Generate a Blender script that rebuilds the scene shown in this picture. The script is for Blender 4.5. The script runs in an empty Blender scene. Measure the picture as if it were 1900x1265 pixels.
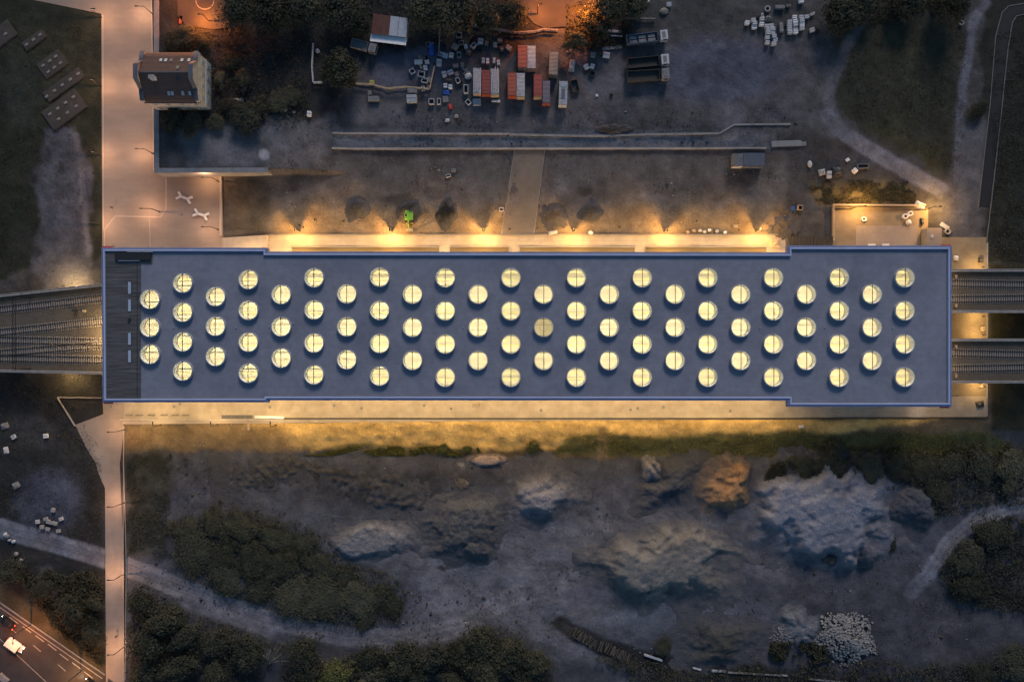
import bpy, bmesh, math, random
import numpy as np
from mathutils import Vector, Matrix
from mathutils.geometry import delaunay_2d_cdt

R = math.radians
rnd = random.Random(7)
sc = bpy.context.scene
col = sc.collection

# ------------------------------------------------------------------ camera, sky, light, exposure
H = 190.0                                  # drone height above the plaza, metres
F = 1260.0                                 # focal length in pixels of a 1900 px wide frame
cam_d = bpy.data.cameras.new('camera'); cam = bpy.data.objects.new('camera', cam_d); col.objects.link(cam)
cam.location = (0, 0, H); cam.rotation_euler = (0, 0, 0)
cam_d.sensor_width = 36.0; cam_d.lens = 36.0 * F / 1900.0
cam_d.clip_start = 1.0; cam_d.clip_end = 3000.0
sc.camera = cam

world = bpy.data.worlds.new('World'); sc.world = world; world.use_nodes = True
wn = world.node_tree; wn.nodes.clear()
sky = wn.nodes.new('ShaderNodeTexSky'); sky.sky_type = 'NISHITA'; sky.sun_disc = False
sky.sun_elevation = R(4.0); sky.sun_rotation = R(-12.0); sky.air_density = 1.0; sky.dust_density = 1.2; sky.ozone_density = 2.6
bg = wn.nodes.new('ShaderNodeBackground'); bg.inputs['Strength'].default_value = 0.122
wo = wn.nodes.new('ShaderNodeOutputWorld')
wn.links.new(sky.outputs[0], bg.inputs['Color']); wn.links.new(bg.outputs[0], wo.inputs['Surface'])

sun_d = bpy.data.lights.new('sun', 'SUN'); sun = bpy.data.objects.new('sun', sun_d); col.objects.link(sun)
sun_d.energy = 0.95; sun_d.angle = R(16); sun_d.color = (1.0, 0.86, 0.78)
sun.rotation_euler = (R(-62), 0, R(-12))    # last glow of the western sky, from the top of the picture

sc.view_settings.view_transform = 'Standard'; sc.view_settings.look = 'None'
sc.view_settings.exposure = 1.3; sc.view_settings.gamma = 1.0
sc.view_settings.use_curve_mapping = False
sc.cycles.use_denoising = True
sc.cycles.max_bounces = 6; sc.cycles.diffuse_bounces = 3; sc.cycles.glossy_bounces = 2
sc.cycles.transmission_bounces = 4; sc.cycles.transparent_max_bounces = 8
sc.cycles.sample_clamp_indirect = 4.0

# ------------------------------------------------------------------ helpers: image pixels to plan coordinates
def Pz(u, v, z):
    """Plan position of the image pixel (u, v) at height z."""
    s = (H - z) / F
    return ((u - 950.0) * s, (632.5 - v) * s, z)
_tab = np.random.RandomState(3).rand(8, 256, 256)
def vnoise(x, y, k=0):
    x = np.asarray(x, float); y = np.asarray(y, float)
    xi = np.floor(x).astype(int); yi = np.floor(y).astype(int)
    fx = x - xi; fy = y - yi; fx = fx * fx * (3 - 2 * fx); fy = fy * fy * (3 - 2 * fy)
    t = _tab[k % 8]
    g = lambda a, b: t[a & 255, b & 255]
    return (g(xi, yi) * (1 - fx) + g(xi + 1, yi) * fx) * (1 - fy) + (g(xi, yi + 1) * (1 - fx) + g(xi + 1, yi + 1) * fx) * fy
def fbm(x, y, k=0, o=4):
    s = 0; a = 0.5
    for i in range(o):
        s = s + a * vnoise(np.asarray(x) * 2 ** i + 13.7 * i, np.asarray(y) * 2 ** i + 7.1 * i, k + i); a *= 0.5
    return s / (1 - 0.5 ** o)
def sstep(a, b, x):
    t = np.clip((np.asarray(x, float) - a) / (b - a), 0, 1); return t * t * (3 - 2 * t)
def poly_sd(pts, U, V):
    """signed distance in the units of pts, negative inside"""
    d = np.full(np.shape(U), 1e9); ins = np.zeros(np.shape(U), bool)
    n = len(pts)
    for i in range(n):
        x0, y0 = pts[i]; x1, y1 = pts[(i + 1) % n]
        ex, ey = x1 - x0, y1 - y0; L = ex * ex + ey * ey + 1e-9
        t = np.clip(((U - x0) * ex + (V - y0) * ey) / L, 0, 1)
        d = np.minimum(d, np.hypot(U - x0 - t * ex, V - y0 - t * ey))
        c = ((y0 > V) != (y1 > V)); dy = (y1 - y0) if abs(y1 - y0) > 1e-9 else 1e-9
        ins ^= c & (U < (x1 - x0) * (V - y0) / dy + x0)
    return np.where(ins, -d, d)
def line_d(pts, U, V):
    d = np.full(np.shape(U), 1e9)
    for i in range(len(pts) - 1):
        x0, y0 = pts[i]; x1, y1 = pts[i + 1]
        ex, ey = x1 - x0, y1 - y0; L = ex * ex + ey * ey + 1e-9
        t = np.clip(((U - x0) * ex + (V - y0) * ey) / L, 0, 1)
        d = np.minimum(d, np.hypot(U - x0 - t * ex, V - y0 - t * ey))
    return d

# paved outlines (image pixels)
PLAZA = [(-60, -60), (-60, -14), (40, -4), (188, 26), (190, 470), (415, 470), (412, 323), (289, 321), (281, -60)]
SOUTHPATH = [(190, 735), (232, 735), (229, 790), (231, 1300), (197, 1300), (195, 905), (140, 788), (192, 768)]
SIDEN = [(412, 470), (412, 441), (500, 436), (1455, 436), (1460, 470)]
SIDES = [(228, 735), (1830, 735), (1830, 774), (228, 787)]
YARDSE = [(1720, 440), (1832, 440), (1832, 774), (1720, 774)]
COURT = [(1545, 384), (1722, 386), (1722, 470), (1545, 470)]
ROADSW = [(-80, 1066), (0, 1119), (195, 1253), (290, 1320), (-80, 1320)]
ROADE = [(1817, 384), (1839, 192), (1849, 68), (1861, 24), (1872, 14), (1900, 9), (1960, 6), (1960, 22), (1900, 25), (1884, 28), (1876, 40), (1868, 89), (1856, 205), (1836, 384)]
PAVED = [PLAZA, SOUTHPATH, SIDEN, SIDES, YARDSE, COURT, ROADSW, ROADE]
PLAT_Z = 4.8
# outline of the raised ground behind the L-shaped retaining wall, in metres
_wx, _wy, _ = Pz(291, 317, PLAT_Z); _we = Pz(497, 317, PLAT_Z)[0]

def base_h(x, y):
    x = np.asarray(x, float); y = np.asarray(y, float)
    u = 950 + x * F / H; v = 632.5 - y * F / H
    nprof = np.interp(v, [-900, -100, 200, 250, 277, 300, 380, 432, 440], [3.2, 3.2, 3.0, 2.5, 1.7, 1.3, 0.5, 0.0, 0.0])
    ex = sstep(1760, 1480, u) * (1 - sstep(1490, 1540, u) * sstep(320, 376, v))
    north = nprof * ex * sstep(285, 300, u)
    # raised ground behind the retaining wall, easing out to the east of its end
    drop = sstep(_we + 24, _we + 1, x)
    inside = (x > _wx) & (y > _wy)
    plat = np.where(inside, PLAT_Z * drop + north * (1 - drop), np.where(x > _we, north, np.where((x > _wx), north * sstep(_we - 12, _we + 1, x), 0.0)))
    south = np.where(u > 300, -2.0 * sstep(778, 850, v), 0)
    pathz = -2.0 * np.clip((v - 860) / 190.0, 0, 1)
    w = sstep(250, 340, u)
    south = np.where(v > 700, pathz * (1 - w) + (-2.0 * sstep(778, 850, v)) * w, 0)
    return np.where(v < 500, plat, south)
def paved_mask(u, v, grow=3.0):
    m = np.zeros(np.shape(u), bool)
    for p in PAVED: m |= poly_sd(p, u, v) < grow
    return m
def hgt(x, y):
    return float(base_h(np.array([x]), np.array([y]))[0])
def P(u, v, dz=0.0):
    z = 0.0
    for _ in range(6):
        x, y, _z = Pz(u, v, z); z = hgt(x, y)
    x, y, _z = Pz(u, v, z)
    return (x, y, z + dz)
def M(px, z=0.0): return px * (H - z) / F        # image pixels to metres

# ------------------------------------------------------------------ helpers: materials
def _nt(name):
    m = bpy.data.materials.new(name); m.use_nodes = True
    nt = m.node_tree; b = nt.nodes['Principled BSDF']; return m, nt, b
def mat(name, c, rough=0.8, var=0.18, scale=1.2, bump=0.0, bscale=6.0, metal=0.0, spec=0.3, dirt=None, dscale=0.25, stretch=None):
    m, nt, b = _nt(name)
    b.inputs['Roughness'].default_value = rough; b.inputs['Metallic'].default_value = metal
    b.inputs['Specular IOR Level'].default_value = spec
    tc = nt.nodes.new('ShaderNodeTexCoord'); src = tc.outputs['Object']
    if stretch:
        mp = nt.nodes.new('ShaderNodeMapping'); mp.inputs['Scale'].default_value = stretch
        nt.links.new(src, mp.inputs[0]); src = mp.outputs[0]
    n = nt.nodes.new('ShaderNodeTexNoise'); n.inputs['Scale'].default_value = scale; n.inputs['Detail'].default_value = 6
    nt.links.new(src, n.inputs['Vector'])
    r = nt.nodes.new('ShaderNodeMapRange'); r.inputs[1].default_value = 0.25; r.inputs[2].default_value = 0.75
    r.inputs[3].default_value = 1 - var; r.inputs[4].default_value = 1 + var
    nt.links.new(n.outputs['Fac'], r.inputs[0])
    mx = nt.nodes.new('ShaderNodeMix'); mx.data_type = 'RGBA'; mx.blend_type = 'MULTIPLY'; mx.inputs[0].default_value = 1.0
    mx.inputs[6].default_value = (*c, 1); nt.links.new(r.outputs[0], mx.inputs[7])
    out = mx.outputs[2]
    if dirt:
        n2 = nt.nodes.new('ShaderNodeTexNoise'); n2.inputs['Scale'].default_value = dscale; n2.inputs['Detail'].default_value = 8; n2.inputs['Roughness'].default_value = 0.65
        nt.links.new(src, n2.inputs['Vector'])
        r2 = nt.nodes.new('ShaderNodeMapRange'); r2.inputs[1].default_value = 0.48; r2.inputs[2].default_value = 0.7; r2.inputs[4].default_value = 0.75
        nt.links.new(n2.outputs['Fac'], r2.inputs[0])
        m2 = nt.nodes.new('ShaderNodeMix'); m2.data_type = 'RGBA'; nt.links.new(r2.outputs[0], m2.inputs[0])
        nt.links.new(out, m2.inputs[6]); m2.inputs[7].default_value = (*dirt, 1); out = m2.outputs[2]
    nt.links.new(out, b.inputs['Base Color'])
    if bump:
        nb = nt.nodes.new('ShaderNodeTexNoise'); nb.inputs['Scale'].default_value = bscale; nb.inputs['Detail'].default_value = 8
        nt.links.new(src, nb.inputs['Vector'])
        bp = nt.nodes.new('ShaderNodeBump'); bp.inputs['Strength'].default_value = bump; bp.inputs['Distance'].default_value = 0.3
        nt.links.new(nb.outputs['Fac'], bp.inputs['Height']); nt.links.new(bp.outputs[0], b.inputs['Normal'])
    return m
def emit(name, c, s):
    m, nt, b = _nt(name); b.inputs['Base Color'].default_value = (*c, 1)
    b.inputs['Emission Color'].default_value = (*c, 1); b.inputs['Emission Strength'].default_value = s; return m
def glassmat(name, tint=(1, 1, 1), refl=0.06):
    m = bpy.data.materials.new(name); m.use_nodes = True; nt = m.node_tree; nt.nodes.clear()
    t = nt.nodes.new('ShaderNodeBsdfTransparent'); t.inputs[0].default_value = (*tint, 1)
    g = nt.nodes.new('ShaderNodeBsdfGlossy'); g.inputs['Roughness'].default_value = 0.05
    x = nt.nodes.new('ShaderNodeMixShader'); x.inputs[0].default_value = refl
    o = nt.nodes.new('ShaderNodeOutputMaterial')
    nt.links.new(t.outputs[0], x.inputs[1]); nt.links.new(g.outputs[0], x.inputs[2]); nt.links.new(x.outputs[0], o.inputs[0]); return m
def leafmat(name, c1, c2):
    m, nt, b = _nt(name); b.inputs['Roughness'].default_value = 0.75; b.inputs['Specular IOR Level'].default_value = 0.15
    tc = nt.nodes.new('ShaderNodeTexCoord'); oi = nt.nodes.new('ShaderNodeObjectInfo')
    n = nt.nodes.new('ShaderNodeTexNoise'); n.inputs['Scale'].default_value = 2.6; n.inputs['Detail'].default_value = 5
    nt.links.new(tc.outputs['Object'], n.inputs['Vector'])
    ad = nt.nodes.new('ShaderNodeMath'); ad.operation = 'MULTIPLY_ADD'; ad.inputs[1].default_value = 0.4; 
    nt.links.new(oi.outputs['Random'], ad.inputs[0]); nt.links.new(n.outputs['Fac'], ad.inputs[2])
    r = nt.nodes.new('ShaderNodeMapRange'); r.inputs[1].default_value = 0.35; r.inputs[2].default_value = 1.0
    nt.links.new(ad.outputs[0], r.inputs[0])
    mx = nt.nodes.new('ShaderNodeMix'); mx.data_type = 'RGBA'; nt.links.new(r.outputs[0], mx.inputs[0])
    mx.inputs[6].default_value = (*c1, 1); mx.inputs[7].default_value = (*c2, 1)
    nt.links.new(mx.outputs[2], b.inputs['Base Color']); return m

MT = {}
MT['roof'] = mat('roof_membrane', (0.172, 0.184, 0.232), 0.75, 0.13, 0.6, 0.12, 1.5, dirt=(0.112, 0.124, 0.170), dscale=0.07)
MT['coping'] = mat('coping_blue', (0.33, 0.375, 0.54), 0.45, 0.06, 0.5, metal=0.0, spec=0.5)
MT['fascia'] = mat('fascia_blue', (0.115, 0.155, 0.29), 0.5, 0.06, 0.5)
MT['planks'] = mat('roof_boards', (0.078, 0.077, 0.080), 0.8, 0.55, 1.4, 0.3, 3.0, stretch=(0.12, 2.2, 1))
MT['darkmetal'] = mat('dark_metal', (0.02, 0.021, 0.024), 0.5, 0.2, 2.0, spec=0.5)
MT['curb'] = mat('skylight_curb', (0.27, 0.30, 0.36), 0.55, 0.08, 1.0, spec=0.5)
MT['well'] = mat('well_white', (0.92, 0.90, 0.82), 0.8, 0.03, 1.0)
MT['glass'] = glassmat('skylight_glass', (0.95, 0.955, 0.93), 0.0)
MT['blind'] = mat('roller_blind', (0.62, 0.59, 0.50), 0.9, 0.04, 1.0)
_b = MT['blind'].node_tree; _t = _b.nodes.new('ShaderNodeBsdfTranslucent'); _t.inputs[0].default_value = (0.95, 0.92, 0.84, 1); _x = _b.nodes.new('ShaderNodeMixShader'); _x.inputs[0].default_value = 0.8
_o = _b.nodes['Material Output']; _b.links.new(_b.nodes['Principled BSDF'].outputs[0], _x.inputs[1]); _b.links.new(_t.outputs[0], _x.inputs[2]); _b.links.new(_x.outputs[0], _o.inputs['Surface'])
MT['slit'] = mat('roof_slit_pane', (0.30, 0.37, 0.47), 0.3, 0.05, 1.0, spec=0.6)
MT['hallfloor'] = mat('hall_floor', (0.74, 0.70, 0.60), 0.7, 0.05, 0.4)
MT['hallbeam'] = mat('hall_beam', (0.62, 0.57, 0.46), 0.6, 0.05, 0.5)
MT['hallbeam2'] = mat('hall_beam_yellow', (0.82, 0.76, 0.42), 0.6, 0.04, 0.5)
MT['wallwhite'] = mat('station_wall', (0.45, 0.43, 0.40), 0.7, 0.1, 0.3)
MT['litwin'] = emit('lit_window', (1.0, 0.72, 0.36), 0.9)
MT['red'] = mat('red_enamel', (0.55, 0.04, 0.03), 0.4, 0.08, 1.0)
MT['plaza'] = mat('plaza_concrete', (0.265, 0.215, 0.178), 0.85, 0.16, 0.10, 0.05, 4.0, dirt=(0.205, 0.165, 0.135), dscale=0.07, stretch=(1, 2.2, 1))
MT['path'] = mat('path_concrete', (0.275, 0.228, 0.195), 0.85, 0.12, 0.3, 0.04, 4.0, dirt=(0.215, 0.178, 0.15), dscale=0.1)
MT['side'] = mat('sidewalk_concrete', (0.36, 0.31, 0.25), 0.85, 0.16, 0.35, 0.05, 3.0, dirt=(0.27, 0.23, 0.18), dscale=0.25)
MT['strip'] = mat('pale_paver', (0.37, 0.31, 0.26), 0.8, 0.1, 0.8)
MT['court'] = mat('court_dirt_slab', (0.22, 0.175, 0.12), 0.9, 0.22, 0.25, 0.2, 2.0, dirt=(0.15, 0.12, 0.085), dscale=0.2)
MT['concrete'] = mat('concrete', (0.20, 0.20, 0.205), 0.85, 0.16, 0.5, 0.1, 3.0, dirt=(0.12, 0.12, 0.125), dscale=0.4)
MT['concpale'] = mat('concrete_pale', (0.27, 0.26, 0.26), 0.85, 0.14, 0.5, 0.1, 3.0, dirt=(0.17, 0.165, 0.165), dscale=0.3)
MT['concdark'] = mat('concrete_dark', (0.055, 0.052, 0.055), 0.9, 0.25, 0.4, 0.2, 2.0)
MT['plank_brown'] = mat('brown_deck', (0.13, 0.10, 0.055), 0.8, 0.2, 1.0, 0.2, 4.0, stretch=(0.2, 3, 1))
MT['crossp'] = mat('worn_concrete', (0.155, 0.135, 0.118), 0.9, 0.2, 0.4, 0.1, 3.0, dirt=(0.105, 0.092, 0.082), dscale=0.2)
MT['asphalt'] = mat('asphalt', (0.035, 0.033, 0.036), 0.85, 0.2, 0.4, 0.05, 8.0, dirt=(0.05, 0.048, 0.05), dscale=0.15)
MT['kerbdark'] = mat('kerb_dark', (0.11, 0.11, 0.115), 0.85, 0.2, 0.8)
MT['asphalt_blue'] = mat('asphalt_new', (0.012, 0.013, 0.017), 0.7, 0.2, 0.4)
MT['paint'] = mat('road_paint', (0.24, 0.23, 0.22), 0.7, 0.2, 2.0)
MT['ballast'] = mat('ballast', (0.088, 0.074, 0.058), 0.95, 0.35, 2.5, 0.5, 6.0, dirt=(0.12, 0.10, 0.08), dscale=0.12)
MT['sleeper'] = mat('sleeper_concrete', (0.22, 0.20, 0.19), 0.85, 0.2, 1.5)
MT['rail'] = mat('rail_steel', (0.030, 0.024, 0.022), 0.5, 0.2, 3.0, metal=0.3)
MT['pole'] = mat('pole_dark', (0.016, 0.016, 0.017), 0.5, 0.1, 2.0)
MT['white'] = mat('white_paint', (0.62, 0.62, 0.63), 0.6, 0.08, 1.5)
MT['offwhite'] = mat('off_white', (0.42, 0.42, 0.44), 0.7, 0.14, 1.5, dirt=(0.25, 0.25, 0.26), dscale=1.2)
MT['greybox'] = mat('grey_box', (0.17, 0.17, 0.175), 0.75, 0.2, 1.5, dirt=(0.09, 0.09, 0.09), dscale=1.0)
MT['tan'] = mat('tan_timber', (0.33, 0.26, 0.19), 0.8, 0.2, 2.0)
MT['timber'] = mat('dark_timber', (0.05, 0.045, 0.04), 0.85, 0.3, 2.0)
MT['blue'] = mat('blue_plastic', (0.015, 0.075, 0.34), 0.5, 0.15, 2.0)
MT['yellow'] = mat('yellow_plastic', (0.38, 0.36, 0.06), 0.6, 0.1, 2.0)
MT['green'] = mat('machine_green', (0.17, 0.42, 0.06), 0.45, 0.12, 1.5, dirt=(0.09, 0.20, 0.04), dscale=1.2)
MT['rust'] = mat('red_brown_sheet', (0.085, 0.028, 0.022), 0.7, 0.25, 1.0, dirt=(0.05, 0.022, 0.02), dscale=0.7)
MT['cred'] = mat('container_red', (0.20, 0.035, 0.032), 0.6, 0.2, 0.8, dirt=(0.11, 0.03, 0.028), dscale=0.6)
MT['corange'] = mat('container_orange', (0.25, 0.06, 0.035), 0.6, 0.2, 0.8, dirt=(0.14, 0.04, 0.03), dscale=0.6)
MT['cwhite'] = mat('container_white', (0.30, 0.33, 0.36), 0.6, 0.25, 0.8, dirt=(0.12, 0.13, 0.15), dscale=0.7)
MT['cblue'] = mat('container_grey_blue', (0.085, 0.10, 0.14), 0.6, 0.12, 0.8)
MT['cbeige'] = mat('container_beige', (0.16, 0.155, 0.14), 0.65, 0.15, 0.8)
MT['sheet'] = mat('pale_sheet', (0.30, 0.33, 0.38), 0.6, 0.15, 0.8)
MT['truckdark'] = mat('truck_dark', (0.03, 0.028, 0.027), 0.6, 0.3, 1.0)
MT['tyre'] = mat('tyre', (0.012, 0.012, 0.012), 0.9, 0.2, 3.0)
MT['housewall'] = mat('house_plaster', (0.40, 0.37, 0.31), 0.8, 0.12, 0.5, dirt=(0.29, 0.27, 0.23), dscale=0.4)
MT['houseroof'] = mat('house_roof_tile', (0.112, 0.066, 0.052), 0.75, 0.15, 1.0, 0.3, 5.0, dirt=(0.088, 0.054, 0.044), dscale=0.5, stretch=(1, 3, 1))
MT['slate'] = mat('house_parapet_metal', (0.075, 0.080, 0.10), 0.5, 0.1, 1.0, spec=0.5)
MT['winglass'] = mat('window_glass', (0.26, 0.31, 0.36), 0.15, 0.1, 1.0, spec=0.8)
MT['windark'] = mat('window_dark', (0.02, 0.022, 0.026), 0.15, 0.1, 1.0, spec=0.8)
MT['bark'] = mat('bark', (0.045, 0.038, 0.03), 0.9, 0.3, 3.0)
MT['deadwood'] = mat('dead_wood', (0.20, 0.18, 0.16), 0.9, 0.2, 3.0)
MT['leafA'] = leafmat('leaf_dark', (0.012, 0.014, 0.010), (0.058, 0.060, 0.042))
MT['leafB'] = leafmat('leaf_olive', (0.014, 0.016, 0.010), (0.072, 0.072, 0.048))
MT['leafG'] = leafmat('leaf_green', (0.026, 0.034, 0.013), (0.085, 0.092, 0.036))
MT['grass'] = leafmat('grass_blades', (0.045, 0.048, 0.016), (0.14, 0.135, 0.040))
MT['skin'] = mat('skin', (0.4, 0.24, 0.17), 0.6, 0.05, 3)
MT['cloth'] = mat('dark_clothing', (0.03, 0.032, 0.038), 0.9, 0.1, 3)
MT['hair'] = mat('hair', (0.02, 0.015, 0.01), 0.7, 0.1, 3)

def joints(m, w, h, mortar, depth, bias=0.0):
    nt = m.node_tree; b = nt.nodes['Principled BSDF']; src = b.inputs['Base Color'].links[0].from_socket
    tc = nt.nodes.new('ShaderNodeTexCoord'); br = nt.nodes.new('ShaderNodeTexBrick'); nt.links.new(tc.outputs['Object'], br.inputs['Vector'])
    br.inputs['Color1'].default_value = (1, 1, 1, 1); br.inputs['Color2'].default_value = (1 - bias, 1 - bias, 1 - bias, 1); br.inputs['Mortar'].default_value = (1 - depth,) * 3 + (1,)
    br.inputs['Scale'].default_value = 1.0; br.inputs['Mortar Size'].default_value = mortar; br.inputs['Mortar Smooth'].default_value = 0.3; br.inputs['Brick Width'].default_value = w; br.inputs['Row Height'].default_value = h
    x = nt.nodes.new('ShaderNodeMix'); x.data_type = 'RGBA'; x.blend_type = 'MULTIPLY'; x.inputs[0].default_value = 1
    nt.links.new(src, x.inputs[6]); nt.links.new(br.outputs['Color'], x.inputs[7]); nt.links.new(x.outputs[2], b.inputs['Base Color'])
joints(MT['plaza'], 3.0, 1.5, 0.05, 0.10, 0.05); joints(MT['path'], 2.4, 1.2, 0.05, 0.10, 0.05); joints(MT['side'], 4.0, 2.0, 0.06, 0.20, 0.08)
joints(MT['roof'], 12.0, 2.0, 0.06, 0.10, 0.05); joints(MT['crossp'], 8.0, 2.5, 0.05, 0.15, 0.08); joints(MT['concpale'], 6.0, 6.0, 0.05, 0.2, 0.06)

# ------------------------------------------------------------------ helpers: meshes and objects
class MB:
    def __init__(s): s.v = []; s.f = []
    def add(s, vs, fs):
        o = len(s.v); s.v += [tuple(p) for p in vs]; s.f += [tuple(i + o for i in f) for f in fs]; return s
    def box(s, c, d, rz=0.0, taper=1.0):
        x, y, z = c; a, b, h = d[0] / 2, d[1] / 2, d[2] / 2; cs, sn = math.cos(rz), math.sin(rz); vs = []
        for k, zz in ((1, -h), (taper, h)):
            for dx, dy in ((-a, -b), (a, -b), (a, b), (-a, b)):
                dx *= k; dy *= k; vs.append((x + dx * cs - dy * sn, y + dx * sn + dy * cs, z + zz))
        return s.add(vs, [(3, 2, 1, 0), (4, 5, 6, 7), (0, 1, 5, 4), (1, 2, 6, 5), (2, 3, 7, 6), (3, 0, 4, 7)])
    def cyl(s, c, r, h, n=12, r2=None, axis='z'):
        r2 = r if r2 is None else r2; vs = []
        for k, rr in ((0, r), (1, r2)):
            for i in range(n):
                a = 2 * math.pi * i / n; p = (rr * math.cos(a), rr * math.sin(a), (k - 0.5) * h)
                if axis == 'y': p = (p[0], p[2], p[1])
                if axis == 'x': p = (p[2], p[0], p[1])
                vs.append((c[0] + p[0], c[1] + p[1], c[2] + p[2]))
        return s.add(vs, [tuple(range(n - 1, -1, -1)), tuple(range(n, 2 * n))] + [(i, (i + 1) % n, n + (i + 1) % n, n + i) for i in range(n)])
    def ring(s, c, ro, ri, h, n=32):
        vs = []
        for rr, zz in ((ro, 0), (ro, h), (ri, h), (ri, 0)):
            for i in range(n):
                a = 2 * math.pi * i / n; vs.append((c[0] + rr * math.cos(a), c[1] + rr * math.sin(a), c[2] + zz))
        fs = []
        for q in range(4):
            for i in range(n):
                j = (i + 1) % n; fs.append((q * n + i, q * n + j, ((q + 1) % 4) * n + j, ((q + 1) % 4) * n + i))
        return s.add(vs, fs)
    def tube(s, pts, rs, n=6):
        if not hasattr(rs, '__len__'): rs = [rs] * len(pts)
        pts = [Vector(p) for p in pts]; o = []
        for i, p in enumerate(pts):
            d = (pts[min(i + 1, len(pts) - 1)] - pts[max(i - 1, 0)]).normalized()
            a = d.cross(Vector((0, 0, 1)) if abs(d.z) < 0.9 else Vector((1, 0, 0))).normalized(); b = d.cross(a)
            o += [p + (a * math.cos(2 * math.pi * k / n) + b * math.sin(2 * math.pi * k / n)) * rs[i] for k in range(n)]
        fs = [tuple(range(n - 1, -1, -1)), tuple(range(len(o) - n, len(o)))]
        for i in range(len(pts) - 1):
            for k in range(n): fs.append((i * n + k, i * n + (k + 1) % n, (i + 1) * n + (k + 1) % n, (i + 1) * n + k))
        return s.add(o, fs)
    def prism(s, pts, z0, z1):
        n = len(pts); a = sum(pts[i][0] * pts[(i + 1) % n][1] - pts[(i + 1) % n][0] * pts[i][1] for i in range(n))
        if a < 0: pts = pts[::-1]
        z0 = z0 if hasattr(z0, '__len__') else [z0] * n; z1 = z1 if hasattr(z1, '__len__') else [z1] * n
        return s.add([(p[0], p[1], z) for p, z in zip(pts, z0)] + [(p[0], p[1], z) for p, z in zip(pts, z1)],
                     [tuple(range(n - 1, -1, -1)), tuple(range(n, 2 * n))] + [(i, (i + 1) % n, n + (i + 1) % n, n + i) for i in range(n)])
    def xprism(s, prof, x0, x1):
        """profile in (y, z) extruded along x"""
        n = len(prof)
        return s.add([(x0, p[0], p[1]) for p in prof] + [(x1, p[0], p[1]) for p in prof],
                     [tuple(range(n - 1, -1, -1)), tuple(range(n, 2 * n))] + [(i, (i + 1) % n, n + (i + 1) % n, n + i) for i in range(n)])
    def mesh(s, name, m):
        me = bpy.data.meshes.new(name); me.from_pydata(s.v, [], s.f); me.update()
        me.materials.append(MT[m] if isinstance(m, str) else m); return me
    def build(s, name, m, parent=None, smooth=False):
        me = s.mesh(name, m)
        bm = bmesh.new(); bm.from_mesh(me); bmesh.ops.recalc_face_normals(bm, faces=bm.faces); bm.to_mesh(me); bm.free()
        if smooth: me.polygons.foreach_set('use_smooth', [True] * len(me.polygons))
        return link(name, me, parent)
def link(name, data, parent=None, loc=None, rz=0.0):
    o = bpy.data.objects.new(name, data); col.objects.link(o)
    if parent is not None: o.parent = parent
    if loc is not None: o.location = loc
    if rz: o.rotation_euler = (0, 0, rz)
    return o
def tag(o, label=None, cat=None, group=None, kind=None):
    if label: o['label'] = label
    if cat: o['category'] = cat
    if group: o['group'] = group
    if kind: o['kind'] = kind
    return o
def thing(name, label, cat, loc, rz=0.0, group=None):
    o = bpy.data.objects.new(name, None); col.objects.link(o); o.location = loc; o.rotation_euler = (0, 0, rz)
    o.empty_display_size = 0.3
    return tag(o, label, cat, group)
def struct(o): o['kind'] = 'structure'; return o
def light(name, kind, loc, energy, color, parent=None, radius=0.15, size=None, sy=None, rot=None):
    d = bpy.data.lights.new(name, kind); d.energy = energy; d.color = color
    if kind == 'AREA':
        d.shape = 'RECTANGLE'; d.size = size; d.size_y = sy
    else: d.shadow_soft_size = radius
    o = bpy.data.objects.new(name, d); col.objects.link(o); o.location = loc
    if rot: o.rotation_euler = rot
    if parent is not None: o.parent = parent
    return o
def drape(name, pts, m, dz=0.03, step=3.0, flat=None, thick=0.0):
    """sheet laid on the terrain over an outline in image pixels"""
    w = [P(u, v) if flat is None else Pz(u, v, flat) for u, v in pts]
    xy = [Vector((p[0], p[1])) for p in w]; n = len(xy)
    ext = []
    if flat is None:
        X = [p.x for p in xy]; Y = [p.y for p in xy]
        gx, gy = np.meshgrid(np.arange(min(X), max(X), step), np.arange(min(Y), max(Y), step))
        sd = poly_sd([(p.x, p.y) for p in xy], gx, gy); k = sd < -0.4 * step
        ext = [Vector((a, b)) for a, b in zip(gx[k], gy[k])]
    vs, es, fs, *_ = delaunay_2d_cdt(xy + ext, [(i, (i + 1) % n) for i in range(n)], [], 1, 1e-4)
    me = bpy.data.meshes.new(name)
    if flat is None:
        zz = base_h(np.array([v.x for v in vs]), np.array([v.y for v in vs])) + dz
    else: zz = [flat + dz] * len(vs)
    me.from_pydata([(v.x, v.y, float(z)) for v, z in zip(vs, zz)], [], [tuple(f) for f in fs]); me.update()
    me.materials.append(MT[m])
    bm = bmesh.new(); bm.from_mesh(me)
    bmesh.ops.recalc_face_normals(bm, faces=bm.faces)
    if bm.faces and sum(f.normal.z for f in bm.faces) < 0: bmesh.ops.reverse_faces(bm, faces=bm.faces)
    if thick:
        r = bmesh.ops.extrude_face_region(bm, geom=bm.faces[:])
        for g in r['geom']:
            if isinstance(g, bmesh.types.BMVert): g.co.z -= thick
        bmesh.ops.recalc_face_normals(bm, faces=bm.faces)
    bm.to_mesh(me); bm.free()
    if flat is None and not thick: me.polygons.foreach_set('use_smooth', [True] * len(me.polygons))
    return link(name, me)
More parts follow.
